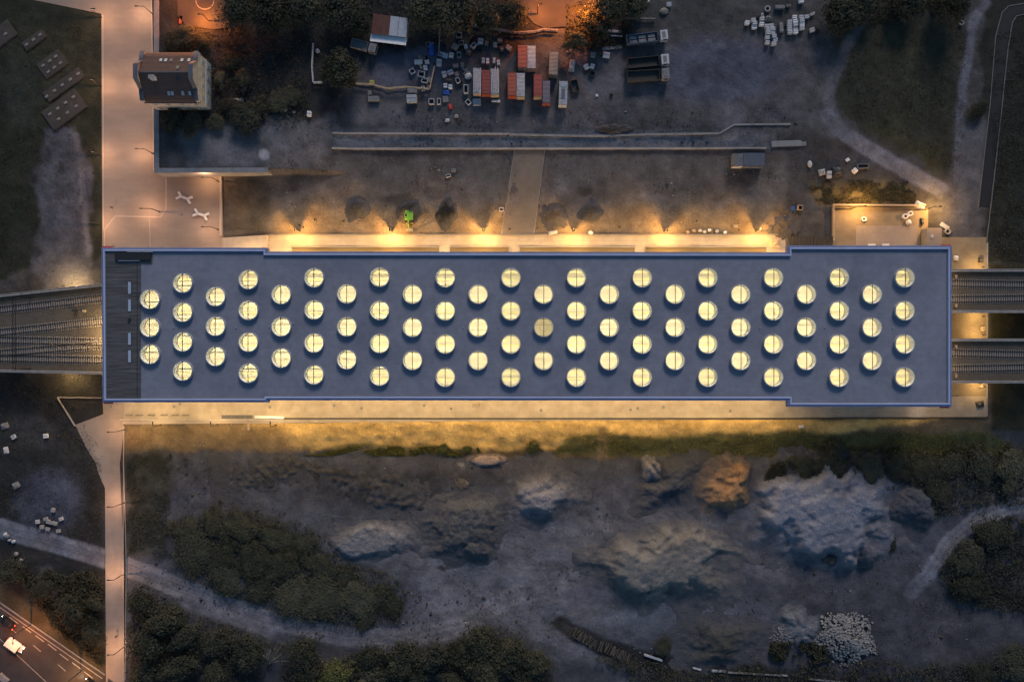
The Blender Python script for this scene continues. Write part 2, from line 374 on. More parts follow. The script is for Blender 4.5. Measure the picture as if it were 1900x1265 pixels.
# ------------------------------------------------------------------ the ground
def ground():
    gu = np.concatenate([[-2600, -1200, -500, -220], np.arange(-100, 2001, 3.4), [2120, 2400, 3100, 4500]])
    gv = np.concatenate([[-2600, -1200, -500, -220], np.arange(-100, 1366, 3.4), [1480, 1760, 2460, 3800]])
    s0 = H / F
    X, Y = np.meshgrid((gu - 950) * s0, (632.5 - gv) * s0)
    Z = base_h(X, Y)
    U = 950 + X * F / (H - Z); V = 632.5 - Y * F / (H - Z)
    pm = paved_mask(U, V, 0.5)
    rough = (fbm(X * 0.12, Y * 0.12, 1) - 0.5) * 0.9 + (fbm(X * 0.5, Y * 0.5, 2) - 0.5) * 0.35 + (vnoise(X * 1.6, Y * 1.6, 4) - 0.5) * 0.14
    near_wall = sstep(0.5, 4, np.abs(X - _wx)) * sstep(0.5, 4, np.abs(Y - _wy))
    soft = np.clip(1 - sum([0.0 * X]), 0, 1)
    d = np.full(X.shape, 1e9)
    for p in PAVED: d = np.minimum(d, poly_sd(p, U, V))
    fade = sstep(3, 30, d)
    # the eroded sand bank south of the pavement
    bank = sstep(776, 786, V) * sstep(850, 835, V) * sstep(500, 560, U) * sstep(1900, 1300, U)
    er = (fbm(X * 0.35, Y * 0.6, 5, 5) - 0.5) * 1.5 + (vnoise(X * 1.3, Y * 1.3, 3) - 0.5) * 0.4
    Z = Z + rough * fade * 0.8 + bank * er * 0.6 - np.where(pm, 0.12, 0.0)
    C = np.zeros(X.shape + (3,)); C[:] = (0.062, 0.056, 0.048)
    wu = (fbm(X * 0.16, Y * 0.16, 3) - 0.5) * 34 + (fbm(X * 0.8, Y * 0.8, 6) - 0.5) * 10
    wv = (fbm(X * 0.16 + 50, Y * 0.16, 4) - 0.5) * 34 + (fbm(X * 0.8 + 31, Y * 0.8, 2) - 0.5) * 10
    def put(m, c, a=1.0):
        m = (np.clip(m, 0, 1) * a)[..., None]; C[:] = C * (1 - m) + np.array(c) * m
    def pol(pts, c, feather=10, a=1.0, w=1.0): put(sstep(feather / 2, -feather / 2, poly_sd(pts, U + wu * w, V + wv * w)), c, a)
    def lin(pts, half, c, feather=8, a=1.0, w=0.3): put(sstep(half + feather / 2, half - feather / 2, line_d(pts, U + wu * w, V + wv * w)), c, a)
    def ell(cx, cy, rx, ry, c, feather=0.4, a=1.0, w=0.7):
        put(sstep(1 + feather / 2, 1 - feather / 2, np.hypot((U + wu * w - cx) / rx, (V + wv * w - cy) / ry)), c, a)
    GR = (0.026, 0.027, 0.017); PALE = (0.135, 0.120, 0.112); MID = (0.088, 0.079, 0.07); DK = (0.030, 0.028, 0.024)
    OL = (0.055, 0.050, 0.024); BLUE = (0.085, 0.085, 0.098); SAND = (0.50, 0.335, 0.125)
    # west of the plaza
    pol([(-300, -100), (195, -100), (195, 480), (-300, 560)], GR, 10)
    pol([(30, 40), (170, 60), (150, 250), (60, 230)], OL, 40, 0.4)
    pol([(95, 225), (135, 235), (165, 330), (168, 440), (172, 530), (85, 545), (55, 500), (80, 420), (62, 330), (75, 260)], (0.105, 0.098, 0.10), 14, 0.75)
    lin([(140, 250), (165, 470)], 5, (0.16, 0.145, 0.13), 8, 0.6)
    ell(40, 170, 40, 70, (0.030, 0.032, 0.022), 0.6)
    pol([(-300, 690), (200, 690), (200, 1080), (-300, 1080)], DK, 30)
    ell(90, 930, 60, 55, BLUE, 0.7, 0.8); ell(60, 800, 45, 30, MID, 0.8, 0.5)
    pol([(-100, 1050), (195, 1080), (195, 1250), (-100, 1060)], (0.03, 0.03, 0.022), 20)
    pol([(-60, 1045), (60, 1120), (195, 1215), (195, 1262), (-60, 1100)], (0.06, 0.052, 0.03), 14, 0.8, 0.4)
    ell(90, 1085, 18, 28, PALE, 0.5, 0.6)
    # raised ground and yard to the north
    pol([(285, -100), (1000, -100), (1000, 90), (640, 120), (640, 240), (285, 240)], DK, 30)
    pol([(330, 235), (620, 215), (640, 310), (340, 312)], (0.125, 0.115, 0.102), 20, 0.9)
    pol([(620, 240), (1440, 240), (1440, 280), (620, 280)], PALE, 8, 0.7, 0.25)
    pol([(640, 110), (1180, 90), (1300, 60), (1560, 60), (1560, 240), (640, 240)], MID, 40, 0.85)
    pol([(620, 248), (1440, 248), (1440, 276), (620, 276)], (0.185, 0.172, 0.160), 8, 0.85, 0.2)
    pol([(700, 95), (840, 90), (830, 160), (700, 160)], (0.085, 0.085, 0.098), 30, 0.8)
    ell(1330, 130, 130, 60, (0.075, 0.076, 0.088), 0.7, 0.8)
    for x, y, rx, ry, a in ((720, 215, 60, 18, .5), (1040, 220, 70, 14, .5), (900, 205, 40, 12, .4), (1120, 150, 40, 25, .4), (1350, 215, 30, 25, .6), (430, 285, 60, 18, .5), (530, 260, 30, 16, .5)):
        ell(x, y, rx, ry, PALE, 0.8, a)
    ell(490, 288, 10, 10, (0.4, 0.4, 0.42), 0.5, 0.8, 0.2)
    pol([(415, 322), (505, 322), (505, 440), (415, 443)], (0.105, 0.080, 0.050), 30)
    pol([(460, 322), (530, 322), (520, 420), (465, 420)], (0.060, 0.054, 0.042), 50, 0.8)
    pol([(500, 285), (1450, 280), (1470, 440), (500, 440)], (0.130, 0.108, 0.084), 30, 0.9)
    pol([(540, 290), (950, 285), (940, 350), (560, 340)], (0.078, 0.070, 0.060), 50, 0.7)
    pol([(1020, 285), (1430, 285), (1400, 370), (1010, 370)], (0.080, 0.072, 0.062), 50, 0.8)
    for i in range(34):
        x = 520 + rnd.random() * 930; y = 345 + rnd.random() * 85
        ell(x, y, 8 + rnd.random() * 24, 4 + rnd.random() * 12, rnd.choice([PALE, (0.15, 0.115, 0.085), DK, (0.05, 0.042, 0.036)]), 0.8, 0.3 + rnd.random() * 0.4)
    pol([(505, 385), (1450, 385), (1465, 440), (505, 440)], (0.20, 0.145, 0.085), 34, 0.75, 0.8)  # warm glow of the post lamps painted into the yard dirt colour
    for x, y, r in ((663, 384, 21), (758, 392, 24), (1030, 400, 24), (1098, 394, 20)):
        ell(x, y, r, r, (0.058, 0.050, 0.042), 0.15, 0.75, 0.15)
    pol([(1460, 355), (1560, 350), (1560, 450), (1460, 450)], (0.075, 0.068, 0.058), 30)
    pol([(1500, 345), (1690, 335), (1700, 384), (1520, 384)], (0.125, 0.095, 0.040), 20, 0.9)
    # east field and tracks
    pol([(1560, -100), (1800, -100), (1770, 330), (1640, 260), (1545, 200)], (0.036, 0.034, 0.022), 20)
    pol([(1640, 60), (1700, 80), (1690, 280), (1640, 250)], OL, 50, 0.5)
    pol([(1590, 230), (1740, 330), (1750, 280), (1640, 230)], OL, 24, 0.7)
    pol([(1815, -100), (2100, -100), (2100, 490), (1830, 490)], (0.026, 0.026, 0.019), 10)
    lin([(1640, 0), (1600, 40), (1570, 90), (1545, 150), (1540, 190), (1550, 240)], 10, PALE, 12, 0.7)
    lin([(1535, 215), (1570, 250), (1650, 300), (1745, 352)], 14, (0.175, 0.165, 0.168), 8, 0.95, 0.1)
    lin([(1480, 200), (1560, 235)], 20, MID, 30, 0.7)
    lin([(1830, 5), (1806, 35), (1800, 90), (1786, 170), (1776, 310), (1790, 420)], 8, (0.125, 0.118, 0.12), 8, 0.9, 0.15)
    pol([(1775, 230), (1830, 225), (1815, 380), (1830, 450), (1750, 440), (1720, 380), (1770, 330)], (0.10, 0.092, 0.085), 26, 0.85)
    # south: bank, works yard, tracks
    pol([(228, 787), (500, 780), (1840, 770), (1840, 850), (228, 850)], (0.10, 0.072, 0.04), 14, 1.0, 0.3)
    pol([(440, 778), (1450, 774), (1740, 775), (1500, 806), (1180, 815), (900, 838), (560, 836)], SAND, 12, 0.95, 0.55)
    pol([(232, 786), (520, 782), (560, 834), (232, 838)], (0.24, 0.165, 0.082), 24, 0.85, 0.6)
    pol([(640, 826), (820, 826), (880, 838), (880, 846), (560, 842)], (0.072, 0.066, 0.026), 8, 0.8, 0.4)
    pol([(1020, 838), (1060, 806), (1300, 806), (1480, 800), (1830, 800), (1900, 850), (1300, 850)], (0.075, 0.072, 0.026), 12, 0.9, 0.5)
    lin([(1118, 800), (1118, 850)], 9, (0.17, 0.115, 0.06), 8, 0.8, 0.1)
    pol([(232, 840), (600, 838), (900, 850), (1900, 850), (1900, 1400), (232, 1400)], (0.074, 0.073, 0.074), 14, 1.0, 0.5)
    pol([(232, 838), (320, 840), (310, 1020), (232, 1030)], (0.050, 0.046, 0.030), 24, 0.9)
    pol([(640, 850), (1180, 852), (1190, 880), (700, 885)], MID, 20, 0.6)
    pol([(760, 1000), (900, 1010), (1080, 930), (1120, 970), (1080, 1040), (1100, 1110), (1700, 1130), (1720, 1190), (1200, 1160), (1040, 1180), (960, 1170), (860, 1160), (740, 1190), (770, 1100)], (0.124, 0.119, 0.118), 50, 0.95)
    lin([(860, 1165), (930, 1120), (1010, 1090), (1060, 1030), (1100, 985), (1220, 965), (1330, 990), (1420, 1060), (1560, 1085), (1720, 1130), (1900, 1150)], 20, (0.118, 0.109, 0.105), 24, 0.75, 0.35)
    lin([(700, 880), (900, 875), (1080, 905), (1180, 945), (1330, 985)], 14, (0.098, 0.092, 0.088), 20, 0.6, 0.4)
    pol([(1080, 880), (1300, 960), (1420, 1000), (1440, 1060), (1300, 990), (1080, 950)], (0.095, 0.088, 0.088), 40, 0.7)
    pol([(1420, 1060), (1700, 1060), (1900, 1140), (1900, 1230), (1650, 1220), (1450, 1130)], (0.088, 0.082, 0.080), 50, 0.7)
    pol([(560, 880), (800, 880), (820, 940), (700, 950), (560, 910)], DK, 40, 0.7)
    pol([(780, 870), (1000, 880), (960, 900), (820, 900)], (0.05, 0.045, 0.04), 30, 0.6)
    lin([(-80, 965), (0, 980), (110, 1010), (215, 1042), (330, 1090), (470, 1140), (620, 1178), (740, 1186), (860, 1160), (960, 1100)], 18, (0.175, 0.166, 0.165), 6, 0.97, 0.14)
    lin([(-80, 965), (0, 980), (110, 1010), (215, 1042), (330, 1090), (470, 1140), (620, 1178), (740, 1186)], 2, (0.075, 0.07, 0.066), 5, 0.5, 0.2)
    lin([(345, 1118), (420, 1145), (500, 1172)], 11, (0.16, 0.15, 0.15), 10, 0.8, 0.3)
    lin([(990, 1170), (1050, 1190), (1120, 1230), (1220, 1290)], 14, (0.135, 0.126, 0.124), 10, 0.9, 0.15)
    lin([(1960, 925), (1890, 937), (1810, 962), (1760, 1005), (1725, 1060), (1690, 1100)], 14, (0.185, 0.178, 0.178), 5, 0.97, 0.12)
    for o in (-5, 5): lin([(1960, 925 + o), (1890, 937 + o), (1810 + o, 962 + o), (1760 + o, 1005), (1725 + o, 1060)], 1.5, (0.07, 0.066, 0.066), 4, 0.5, 0.15)
    for o in (-6, 6): lin([(-80, 965 + o), (0, 980 + o), (110, 1010 + o), (215, 1042 + o), (330, 1090 + o), (470, 1140 + o), (620, 1178 + o), (740, 1186 + o), (860, 1160 + o), (960, 1100 + o)], 1.6, (0.085, 0.08, 0.08), 3, 0.6, 0.14)
    for i in range(9):
        a = 1730 + i * 9
        lin([(a - 20, 1120), (a, 1150), (a - 5, 1185), (a - 30, 1200)], 1.6, (0.06, 0.056, 0.053), 4, 0.4, 0.3)
    ell(690, 1010, 80, 34, (0.15, 0.14, 0.138), 0.5, 0.8)
    ell(1010, 925, 70, 52, (0.09, 0.085, 0.088), 0.6, 0.7)
    ell(905, 853, 36, 11, (0.30, 0.22, 0.19), 0.25, 0.9, 0.25); ell(855, 863, 6, 5, (0.2, 0.19, 0.15), 0.4, 0.8, 0.2)
    ell(830, 1052, 14, 6, DK, 0.8, 0.9)
    lin([(1040, 1158), (1110, 1196), (1210, 1228), (1400, 1250), (1640, 1266)], 16, (0.018, 0.017, 0.016), 10, 0.95, 0.3)
    for x, y, r in ((45, 445, 14), (60, 340, 12), (82, 290, 10), (70, 470, 10), (110, 310, 8)): ell(x, y, r, r * 1.3, DK, 0.7, 0.7)
    for i in range(34):
        x = 640 + rnd.random() * 1150; y = 880 + rnd.random() * 330; an = rnd.uniform(-.5, .5); pts = []
        for k in range(6): pts.append((x, y)); x += 28 * math.cos(an); y += 20 * math.sin(an); an += rnd.uniform(-.35, .35)
        cc = rnd.choice([(0.05, 0.047, 0.044), (0.12, 0.112, 0.108)])
        for o in (0, 9): lin([(p, q + o) for p, q in pts], 1.2, cc, 4, 0.38, 0.25)
    pol([(1380, 1080), (1950, 1060), (1950, 1400), (1380, 1400)], (0.036, 0.035, 0.035), 160, 0.65)  # vignette of the lower right corner painted into the soil colour
    pol([(232, 1180), (1400, 1230), (1400, 1400), (232, 1400)], (0.035, 0.033, 0.030), 60, 0.5)  # same painted vignette along the bottom edge
    for i in range(60):
        x = 320 + rnd.random() * 1550; y = 870 + rnd.random() * 380
        ell(x, y, 10 + rnd.random() * 45, 5 + rnd.random() * 22, rnd.choice([PALE, DK, (0.045, 0.042, 0.038), (0.10, 0.085, 0.06), BLUE]), 1.0, 0.12 + rnd.random() * 0.22)
    # under bridges and station
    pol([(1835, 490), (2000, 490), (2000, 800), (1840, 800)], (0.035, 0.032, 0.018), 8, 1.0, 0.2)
    cool = np.clip(1 - (C[..., 0:1] - 0.14) / 0.1, 0, 1)
    C *= 1 + cool * (np.array([0.96, 1.03, 1.24]) - 1)
    C *= (0.55 + 0.9 * fbm(X * 0.28, Y * 0.28, 7, 5))[..., None]
    nv, nu = X.shape
    me = bpy.data.meshes.new('ground')
    me.vertices.add(nv * nu); me.vertices.foreach_set('co', np.stack([X, Y, Z], -1).ravel())
    i = np.arange(nv * nu).reshape(nv, nu)
    q = np.stack([i[:-1, :-1], i[1:, :-1], i[1:, 1:], i[:-1, 1:]], -1).reshape(-1, 4)
    me.loops.add(q.size); me.loops.foreach_set('vertex_index', q.ravel())
    me.polygons.add(len(q)); me.polygons.foreach_set('loop_start', np.arange(len(q)) * 4); me.polygons.foreach_set('loop_total', np.full(len(q), 4))
    me.polygons.foreach_set('use_smooth', np.ones(len(q), bool))
    me.update(); me.validate()
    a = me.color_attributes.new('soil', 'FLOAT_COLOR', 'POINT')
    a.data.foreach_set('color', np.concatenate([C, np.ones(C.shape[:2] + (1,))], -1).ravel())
    m, nt, b = _nt('soil'); b.inputs['Roughness'].default_value = 0.95; b.inputs['Specular IOR Level'].default_value = 0.1
    at = nt.nodes.new('ShaderNodeAttribute'); at.attribute_name = 'soil'
    tc = nt.nodes.new('ShaderNodeTexCoord')
    prev = at.outputs['Color']
    for scl, lo, hi in ((0.35, 0.80, 1.20), (1.7, 0.82, 1.18), (5.0, 0.76, 1.24), (14.0, 0.78, 1.22)):
        n = nt.nodes.new('ShaderNodeTexNoise'); n.inputs['Scale'].default_value = scl; n.inputs['Detail'].default_value = 7; n.inputs['Roughness'].default_value = 0.62
        nt.links.new(tc.outputs['Object'], n.inputs['Vector'])
        r = nt.nodes.new('ShaderNodeMapRange'); r.inputs[1].default_value = 0.3; r.inputs[2].default_value = 0.7; r.inputs[3].default_value = lo; r.inputs[4].default_value = hi
        nt.links.new(n.outputs['Fac'], r.inputs[0])
        x = nt.nodes.new('ShaderNodeMix'); x.data_type = 'RGBA'; x.blend_type = 'MULTIPLY'; x.inputs[0].default_value = 1
        nt.links.new(prev, x.inputs[6]); nt.links.new(r.outputs[0], x.inputs[7]); prev = x.outputs[2]
    nt.links.new(prev, b.inputs['Base Color'])
    nb = nt.nodes.new('ShaderNodeTexNoise'); nb.inputs['Scale'].default_value = 1.3; nb.inputs['Detail'].default_value = 9; nb.inputs['Roughness'].default_value = 0.65
    nt.links.new(tc.outputs['Object'], nb.inputs['Vector'])
    bp = nt.nodes.new('ShaderNodeBump'); bp.inputs['Strength'].default_value = 0.45; bp.inputs['Distance'].default_value = 0.4
    nt.links.new(nb.outputs['Fac'], bp.inputs['Height']); nt.links.new(bp.outputs[0], b.inputs['Normal'])
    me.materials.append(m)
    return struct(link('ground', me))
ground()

# ------------------------------------------------------------------ paving
pz = struct(drape('plaza', PLAZA, 'plaza', 0.02, flat=0.0))
struct(drape('footpath', SOUTHPATH, 'path', 0.05, 2.0))
struct(drape('pavement', SIDEN, 'side', 0.024, flat=0.0))
struct(drape('pavement', SIDES, 'side', 0.028, flat=0.0))
struct(drape('pavement', YARDSE, 'court', 0.016, flat=0.0))
struct(drape('courtyard', COURT, 'court', 0.03, flat=0.0))
struct(drape('courtyard_slab', [(1588, 419), (1701, 419), (1701, 470), (1588, 470)], 'path', 0.045, flat=0.0))
struct(drape('road', ROADSW, 'asphalt', 0.06, 3.0))
struct(drape('road', ROADE, 'asphalt_blue', 0.06, 2.5))
struct(drape('cross_path', [(955, 277), (1011, 277), (990, 437), (930, 437)], 'crossp', 0.10, 2.0))
def strip(name, pts, wpx, m, dz, hgt_=0.0, closed=False):
    """narrow band along a line of image points, laid on or standing above the ground"""
    w = [Vector(P(u, v)) for u, v in pts]; hw = M(wpx) / 2; mb = MB()
    # refine so the band follows the ground
    fine = []
    for a, b in zip(w[:-1], w[1:]):
        k = max(1, int((b - a).length / 2.0))
        for i in range(k): fine.append(a.lerp(b, i / k))
    fine.append(w[-1]); L = []; Rr = []
    for i, p in enumerate(fine):
        d = fine[min(i + 1, len(fine) - 1)] - fine[max(i - 1, 0)]; n = Vector((-d.y, d.x, 0)).normalized() * hw
        z = hgt(p.x, p.y); L.append((p.x + n.x, p.y + n.y, z)); Rr.append((p.x - n.x, p.y - n.y, z))
    k = len(fine); vs = []
    for zz in (-0.15, dz + hgt_):
        vs += [(a[0], a[1], a[2] + zz) for a in L] + [(a[0], a[1], a[2] + zz) for a in Rr]
    fs = []
    for i in range(k - 1):
        fs += [(2 * k + i, 2 * k + i + 1, 3 * k + i + 1, 3 * k + i), (i, i + 1, 2 * k + i + 1, 2 * k + i), (k + i, k + i + 1, 3 * k + i + 1, 3 * k + i)]
    fs += [(0, k, 3 * k, 2 * k), (k - 1, 2 * k - 1, 4 * k - 1, 3 * k - 1)]
    mb.add(vs, fs); return mb.build(name, m)
for pts, wd in (([(192, 428), (214, 401), (297, 403), (308, 389), (308, 327)], 2.2), ([(194, 428), (194, 458)], 1.8), ([(277, 406), (279, 458)], 1.2), ([(191, 28), (192, 428)], 1.6), ([(281, 0), (285, 316)], 1.6)):
    o = strip('paving_band', pts, wd, 'strip', 0.036); struct(o)
struct(strip('paving_band', [(230, 790), (232, 1262)], 1.6, 'strip', 0.075))
struct(strip('paving_band', [(1832, 450), (1831, 772)], 3, 'concpale', 0.04))
struct(strip('paving_band', [(955, 277), (930, 437)], 1.5, 'concpale', 0.14)); struct(strip('paving_band', [(1011, 277), (990, 437)], 1.6, 'concpale', 0.14))
# kerbs
struct(strip('kerb', [(1815, 384), (1837, 192), (1847, 68), (1859, 24), (1871, 12), (1900, 7)], 1.8, 'kerbdark', 0.14))
struct(strip('kerb', [(1830, 450), (1838, 384), (1858, 205), (1870, 89), (1878, 42), (1886, 30), (1900, 27)], 1.8, 'kerbdark', 0.14))
struct(strip('kerb', [(-80, 1064), (0, 1117), (195, 1251)], 2.0, 'concrete', 0.16))
def dash(a, b, wpx):
    return struct(strip('road_marking', [a, b], wpx, 'paint', 0.072))
for x, y in ((50, 1167), (74, 1184), (97, 1200), (119, 1218), (142, 1234), (164, 1251), (26, 1150)): dash((x - 8, y - 6), (x + 8, y + 6), 1.6)
for x, y in ((69, 1202), (115, 1238), (24, 1168)): dash((x - 7, y - 6), (x + 7, y + 6), 1.3)
dash((-20, 1166), (90, 1268), 1.4); dash((-20, 1112), (190, 1258), 1.4)

# ------------------------------------------------------------------ the station
RZ = 12.5
sb = thing('station_building', 'long railway station with blue-grey flat roof dotted by round lit skylights', 'station', (0, 0, 0))
OUT = [(187.5, 459), (496, 459.5), (496, 466.6), (1461.5, 468), (1461.5, 455.5), (1766.5, 455.5), (1766.5, 754.5), (1462, 754.5), (1462, 743), (497.5, 742.6), (497.5, 746.4), (189.5, 746.4)]
outw = [Pz(u, v, RZ + 0.45)[:2] for u, v in OUT]
def inset(poly, d):
    n = len(poly); ar = sum(poly[i][0] * poly[(i + 1) % n][1] - poly[(i + 1) % n][0] * poly[i][1] for i in range(n))
    sg = 1 if ar > 0 else -1; res = []
    for i in range(n):
        p0, p1, p2 = Vector(poly[i - 1]), Vector(poly[i]), Vector(poly[(i + 1) % n])
        e1 = (p1 - p0).normalized(); e2 = (p2 - p1).normalized()
        n1 = Vector((-e1.y, e1.x)) * sg; n2 = Vector((-e2.y, e2.x)) * sg
        res.append(tuple(p1 + (n1 + n2) * (d / (1 + n1.dot(n2)))))
    return res
def loft(rings):
    """rings: list of (poly, z) joined into a band"""
    mb = MB(); n = len(rings[0][0]); vs = []
    for poly, z in rings: vs += [(p[0], p[1], z) for p in poly]
    fs = [(r * n + i, r * n + (i + 1) % n, (r + 1) * n + (i + 1) % n, (r + 1) * n + i) for r in range(len(rings) - 1) for i in range(n)]
    return mb.add(vs, fs)
i5, i9 = inset(outw, 0.55), inset(outw, 0.95)
loft([(i5, RZ + 0.36), (i5, RZ + 0.50), (inset(outw, 0.60), RZ + 0.55), (i9, RZ + 0.53), (i9, RZ - 0.05)]).build('coping', 'coping', sb)
loft([(outw, RZ - 1.1), (outw, RZ + 0.28), (inset(outw, 0.05), RZ + 0.33), (inset(outw, 0.545), RZ + 0.40)]).build('fascia', 'fascia', sb)

SR = 2.44
cols = []
t3 = {0: (555, 607, 657), 2: (550, 605, 661), 4: (546, 606, 664), 6: (545, 606, 667)}
t4 = {1: (525, 579, 634, 688), 3: (518.5, 575.5, 634.5, 692), 5: (515, 574.5, 636, 695), 7: (514, 575.5, 637, 697.5)}
cent = []
for c in range(24):
    u = 277.5 + c * 60.95
    vs = (t3.get(c, (545.5, 607, 668.5)) if c % 2 == 0 else t4.get(c, (515, 576.3, 638, 699.5)))
    if c >= 8: u += (c - 8) * 0.02
    for v in vs: cent.append(Pz(u, v, RZ + 1.0)[:2])
def slab(name, m, z, poly, holes, up=True):
    pts = [Vector(p) for p in poly]; ed = [(i, (i + 1) % len(poly)) for i in range(len(poly))]
    for cx, cy in holes:
        o = len(pts); n = 32
        pts += [Vector((cx + SR * math.cos(2 * math.pi * k / n), cy + SR * math.sin(2 * math.pi * k / n))) for k in range(n)]
        ed += [(o + k, o + (k + 1) % n) for k in range(n)]
    vs, es, fs, *_ = delaunay_2d_cdt(pts, ed, [], 2, 1e-4)
    hc = np.array(holes)
    keep = []
    for f in fs:
        c = sum((vs[i] for i in f), Vector((0, 0))) / len(f)
        if not len(hc) or np.min(np.hypot(hc[:, 0] - c.x, hc[:, 1] - c.y)) > SR * 0.985: keep.append(tuple(f))
    me = bpy.data.meshes.new(name); me.from_pydata([(v.x, v.y, z) for v in vs], [], keep); me.update(); me.materials.append(MT[m])
    bm = bmesh.new(); bm.from_mesh(me); bmesh.ops.recalc_face_normals(bm, faces=bm.faces)
    if (sum(f.normal.z for f in bm.faces) < 0) == up: bmesh.ops.reverse_faces(bm, faces=bm.faces)
    bm.to_mesh(me); bm.free(); return link(name, me, sb)
slab('roof', 'roof', RZ, inset(outw, 0.94), cent)
slab('ceiling', 'well', RZ - 1.1, inset(outw, 0.02), cent, False)
# skylight prototype: curb ring > well lining, glass, mullions
SZ = 1.0
curb = MB().ring((0, 0, -0.01), SR + 0.16, SR - 0.02, SZ, 40).mesh('curb', 'curb')
def openring(r, z0, z1, n=40):
    vs = [(r * math.cos(2 * math.pi * i / n), r * math.sin(2 * math.pi * i / n), z) for z in (z0, z1) for i in range(n)]
    return MB().add(vs, [(i, n + i, n + (i + 1) % n, (i + 1) % n) for i in range(n)])
well = openring(SR - 0.03, -1.18, SZ - 0.04).mesh('well', 'well'); well.polygons.foreach_set('use_smooth', [True] * len(well.polygons))
lip = MB().ring((0, 0, -1.17), SR - 0.06, SR - 0.15, 0.10, 40).mesh('rim', 'hallbeam')
n = 40; pane = MB().add([(0, 0, SZ + 0.05)] + [((SR - 0.04) * math.cos(2 * math.pi * i / n), (SR - 0.04) * math.sin(2 * math.pi * i / n), SZ - 0.03) for i in range(n)], [(0, 1 + i, 1 + (i + 1) % n) for i in range(n)]).mesh('pane', 'glass')
mul = MB().box((0, 0, SZ + 0.06), (0.17, 2 * SR, 0.10)).mesh('mullion', 'darkmetal')
bar = MB().box((0, 0, SZ - 0.35), (2 * SR - 0.1, 0.07, 0.08)).mesh('crossbar', 'curb')
for k, (cx, cy) in enumerate(cent):
    s = link('skylight', curb, sb, (cx, cy, RZ)); link('well', well, s); link('rim', lip, s); link('pane', pane, s); link('mullion', mul, s)
    if k % 7 in (1, 3, 4, 6): link('crossbar', bar, s, (0, (-0.75, 0.2, -0.4, 0.6)[k % 4], 0))
bx_, by_ = Pz(1010, 607, RZ + 1)[:2]; q = min([o for o in sb.children if o.name.startswith('skylight')], key=lambda o: (o.location.x - bx_) ** 2 + (o.location.y - by_) ** 2)
MB().cyl((0, 0, -0.6), SR - 0.25, 0.02, 36).build('blind', 'blind', q); MB().ring((0, 0, -0.58), SR * 0.45, SR * 0.40, 0.05, 30).build('blind_ring', 'hallbeam', q)
# boarded west end, slit panes, hatch
a = Pz(195, 468, RZ); b = Pz(261.5, 738.5, RZ)
xs0, ys1, xs1, ys0 = a[0], a[1], b[0], b[1]
mb = MB(); nbd = 62
bw = (ys1 - ys0) / nbd
for i in range(nbd):
    dz = rnd.uniform(0.0, 0.03)
    e = xs1 if i > 4 else xs1 + 3.0
    o = MB().box(((xs0 + e) / 2, ys0 + (nbd - 1 - i + 0.5) * bw, RZ + 0.06 + dz / 2), (e - xs0, bw * 0.90, 0.10 + dz)).build('board', 'planks', sb)
MB().box((xs1 - 0.9, (ys0 + ys1) / 2, RZ + 0.15), (0.10, ys1 - ys0 - 1, 0.12)).build('batten', 'darkmetal', sb)
for v in (534, 566.5, 628.5, 661):
    x, y, _ = Pz(240.5, v, RZ + 0.2); s = MB().box((x, y, RZ + 0.16), (0.85, M(23, RZ), 0.16)).build('roof_light', 'darkmetal', sb)
    MB().box((x, y, RZ + 0.25), (0.74, M(22, RZ), 0.03)).build('pane', 'slit', s)
x, y, _ = Pz(240, 593, RZ + 0.2); MB().cyl((x, y, RZ + 0.3), 0.38, 0.4, 16).build('vent', 'darkmetal', sb)
x, y, _ = Pz(246, 475, RZ + 0.6); hx = MB().box((x, y, RZ + 0.35), (M(66, RZ), M(15, RZ), 0.5)).build('plant_hatch', 'darkmetal', sb)
for i in range(22): MB().box((x - M(32, RZ) + i * M(3, RZ), y, RZ + 0.63), (0.12, M(14, RZ), 0.05)).build('slat', 'pole', hx)
MB().box((x - 1, y - M(8.6, RZ), RZ + 0.55), (M(40, RZ), 0.09, 0.08)).build('edge_strip', 'coping', hx)
MB().box((x + 2, y + M(7.8, RZ), RZ + 0.70), (M(48, RZ), 0.12, 0.10)).build('edge_strip', 'offwhite', hx)
for u, v in ((322, 608), (438, 608), (500, 606), (860, 607), (925, 606), (1170, 607), (1275, 607), (1410, 608), (1530, 607), (1657, 608), (545, 600)):
    x, y, _ = Pz(u, v, RZ); MB().cyl((x, y, RZ + 0.12), 0.16, 0.24, 8).build('roof_drain', 'curb', sb)
for u, v in ((197, 460), (1757, 457), (199, 745.5), (1755, 753.5)):
    x, y, _ = Pz(u, v, RZ + 0.4); MB().box((x, y + (0.25 if v < 600 else -0.25), RZ - 0.2), (M(17, RZ), 0.5, 0.45)).build('corner_sign', 'red', sb)
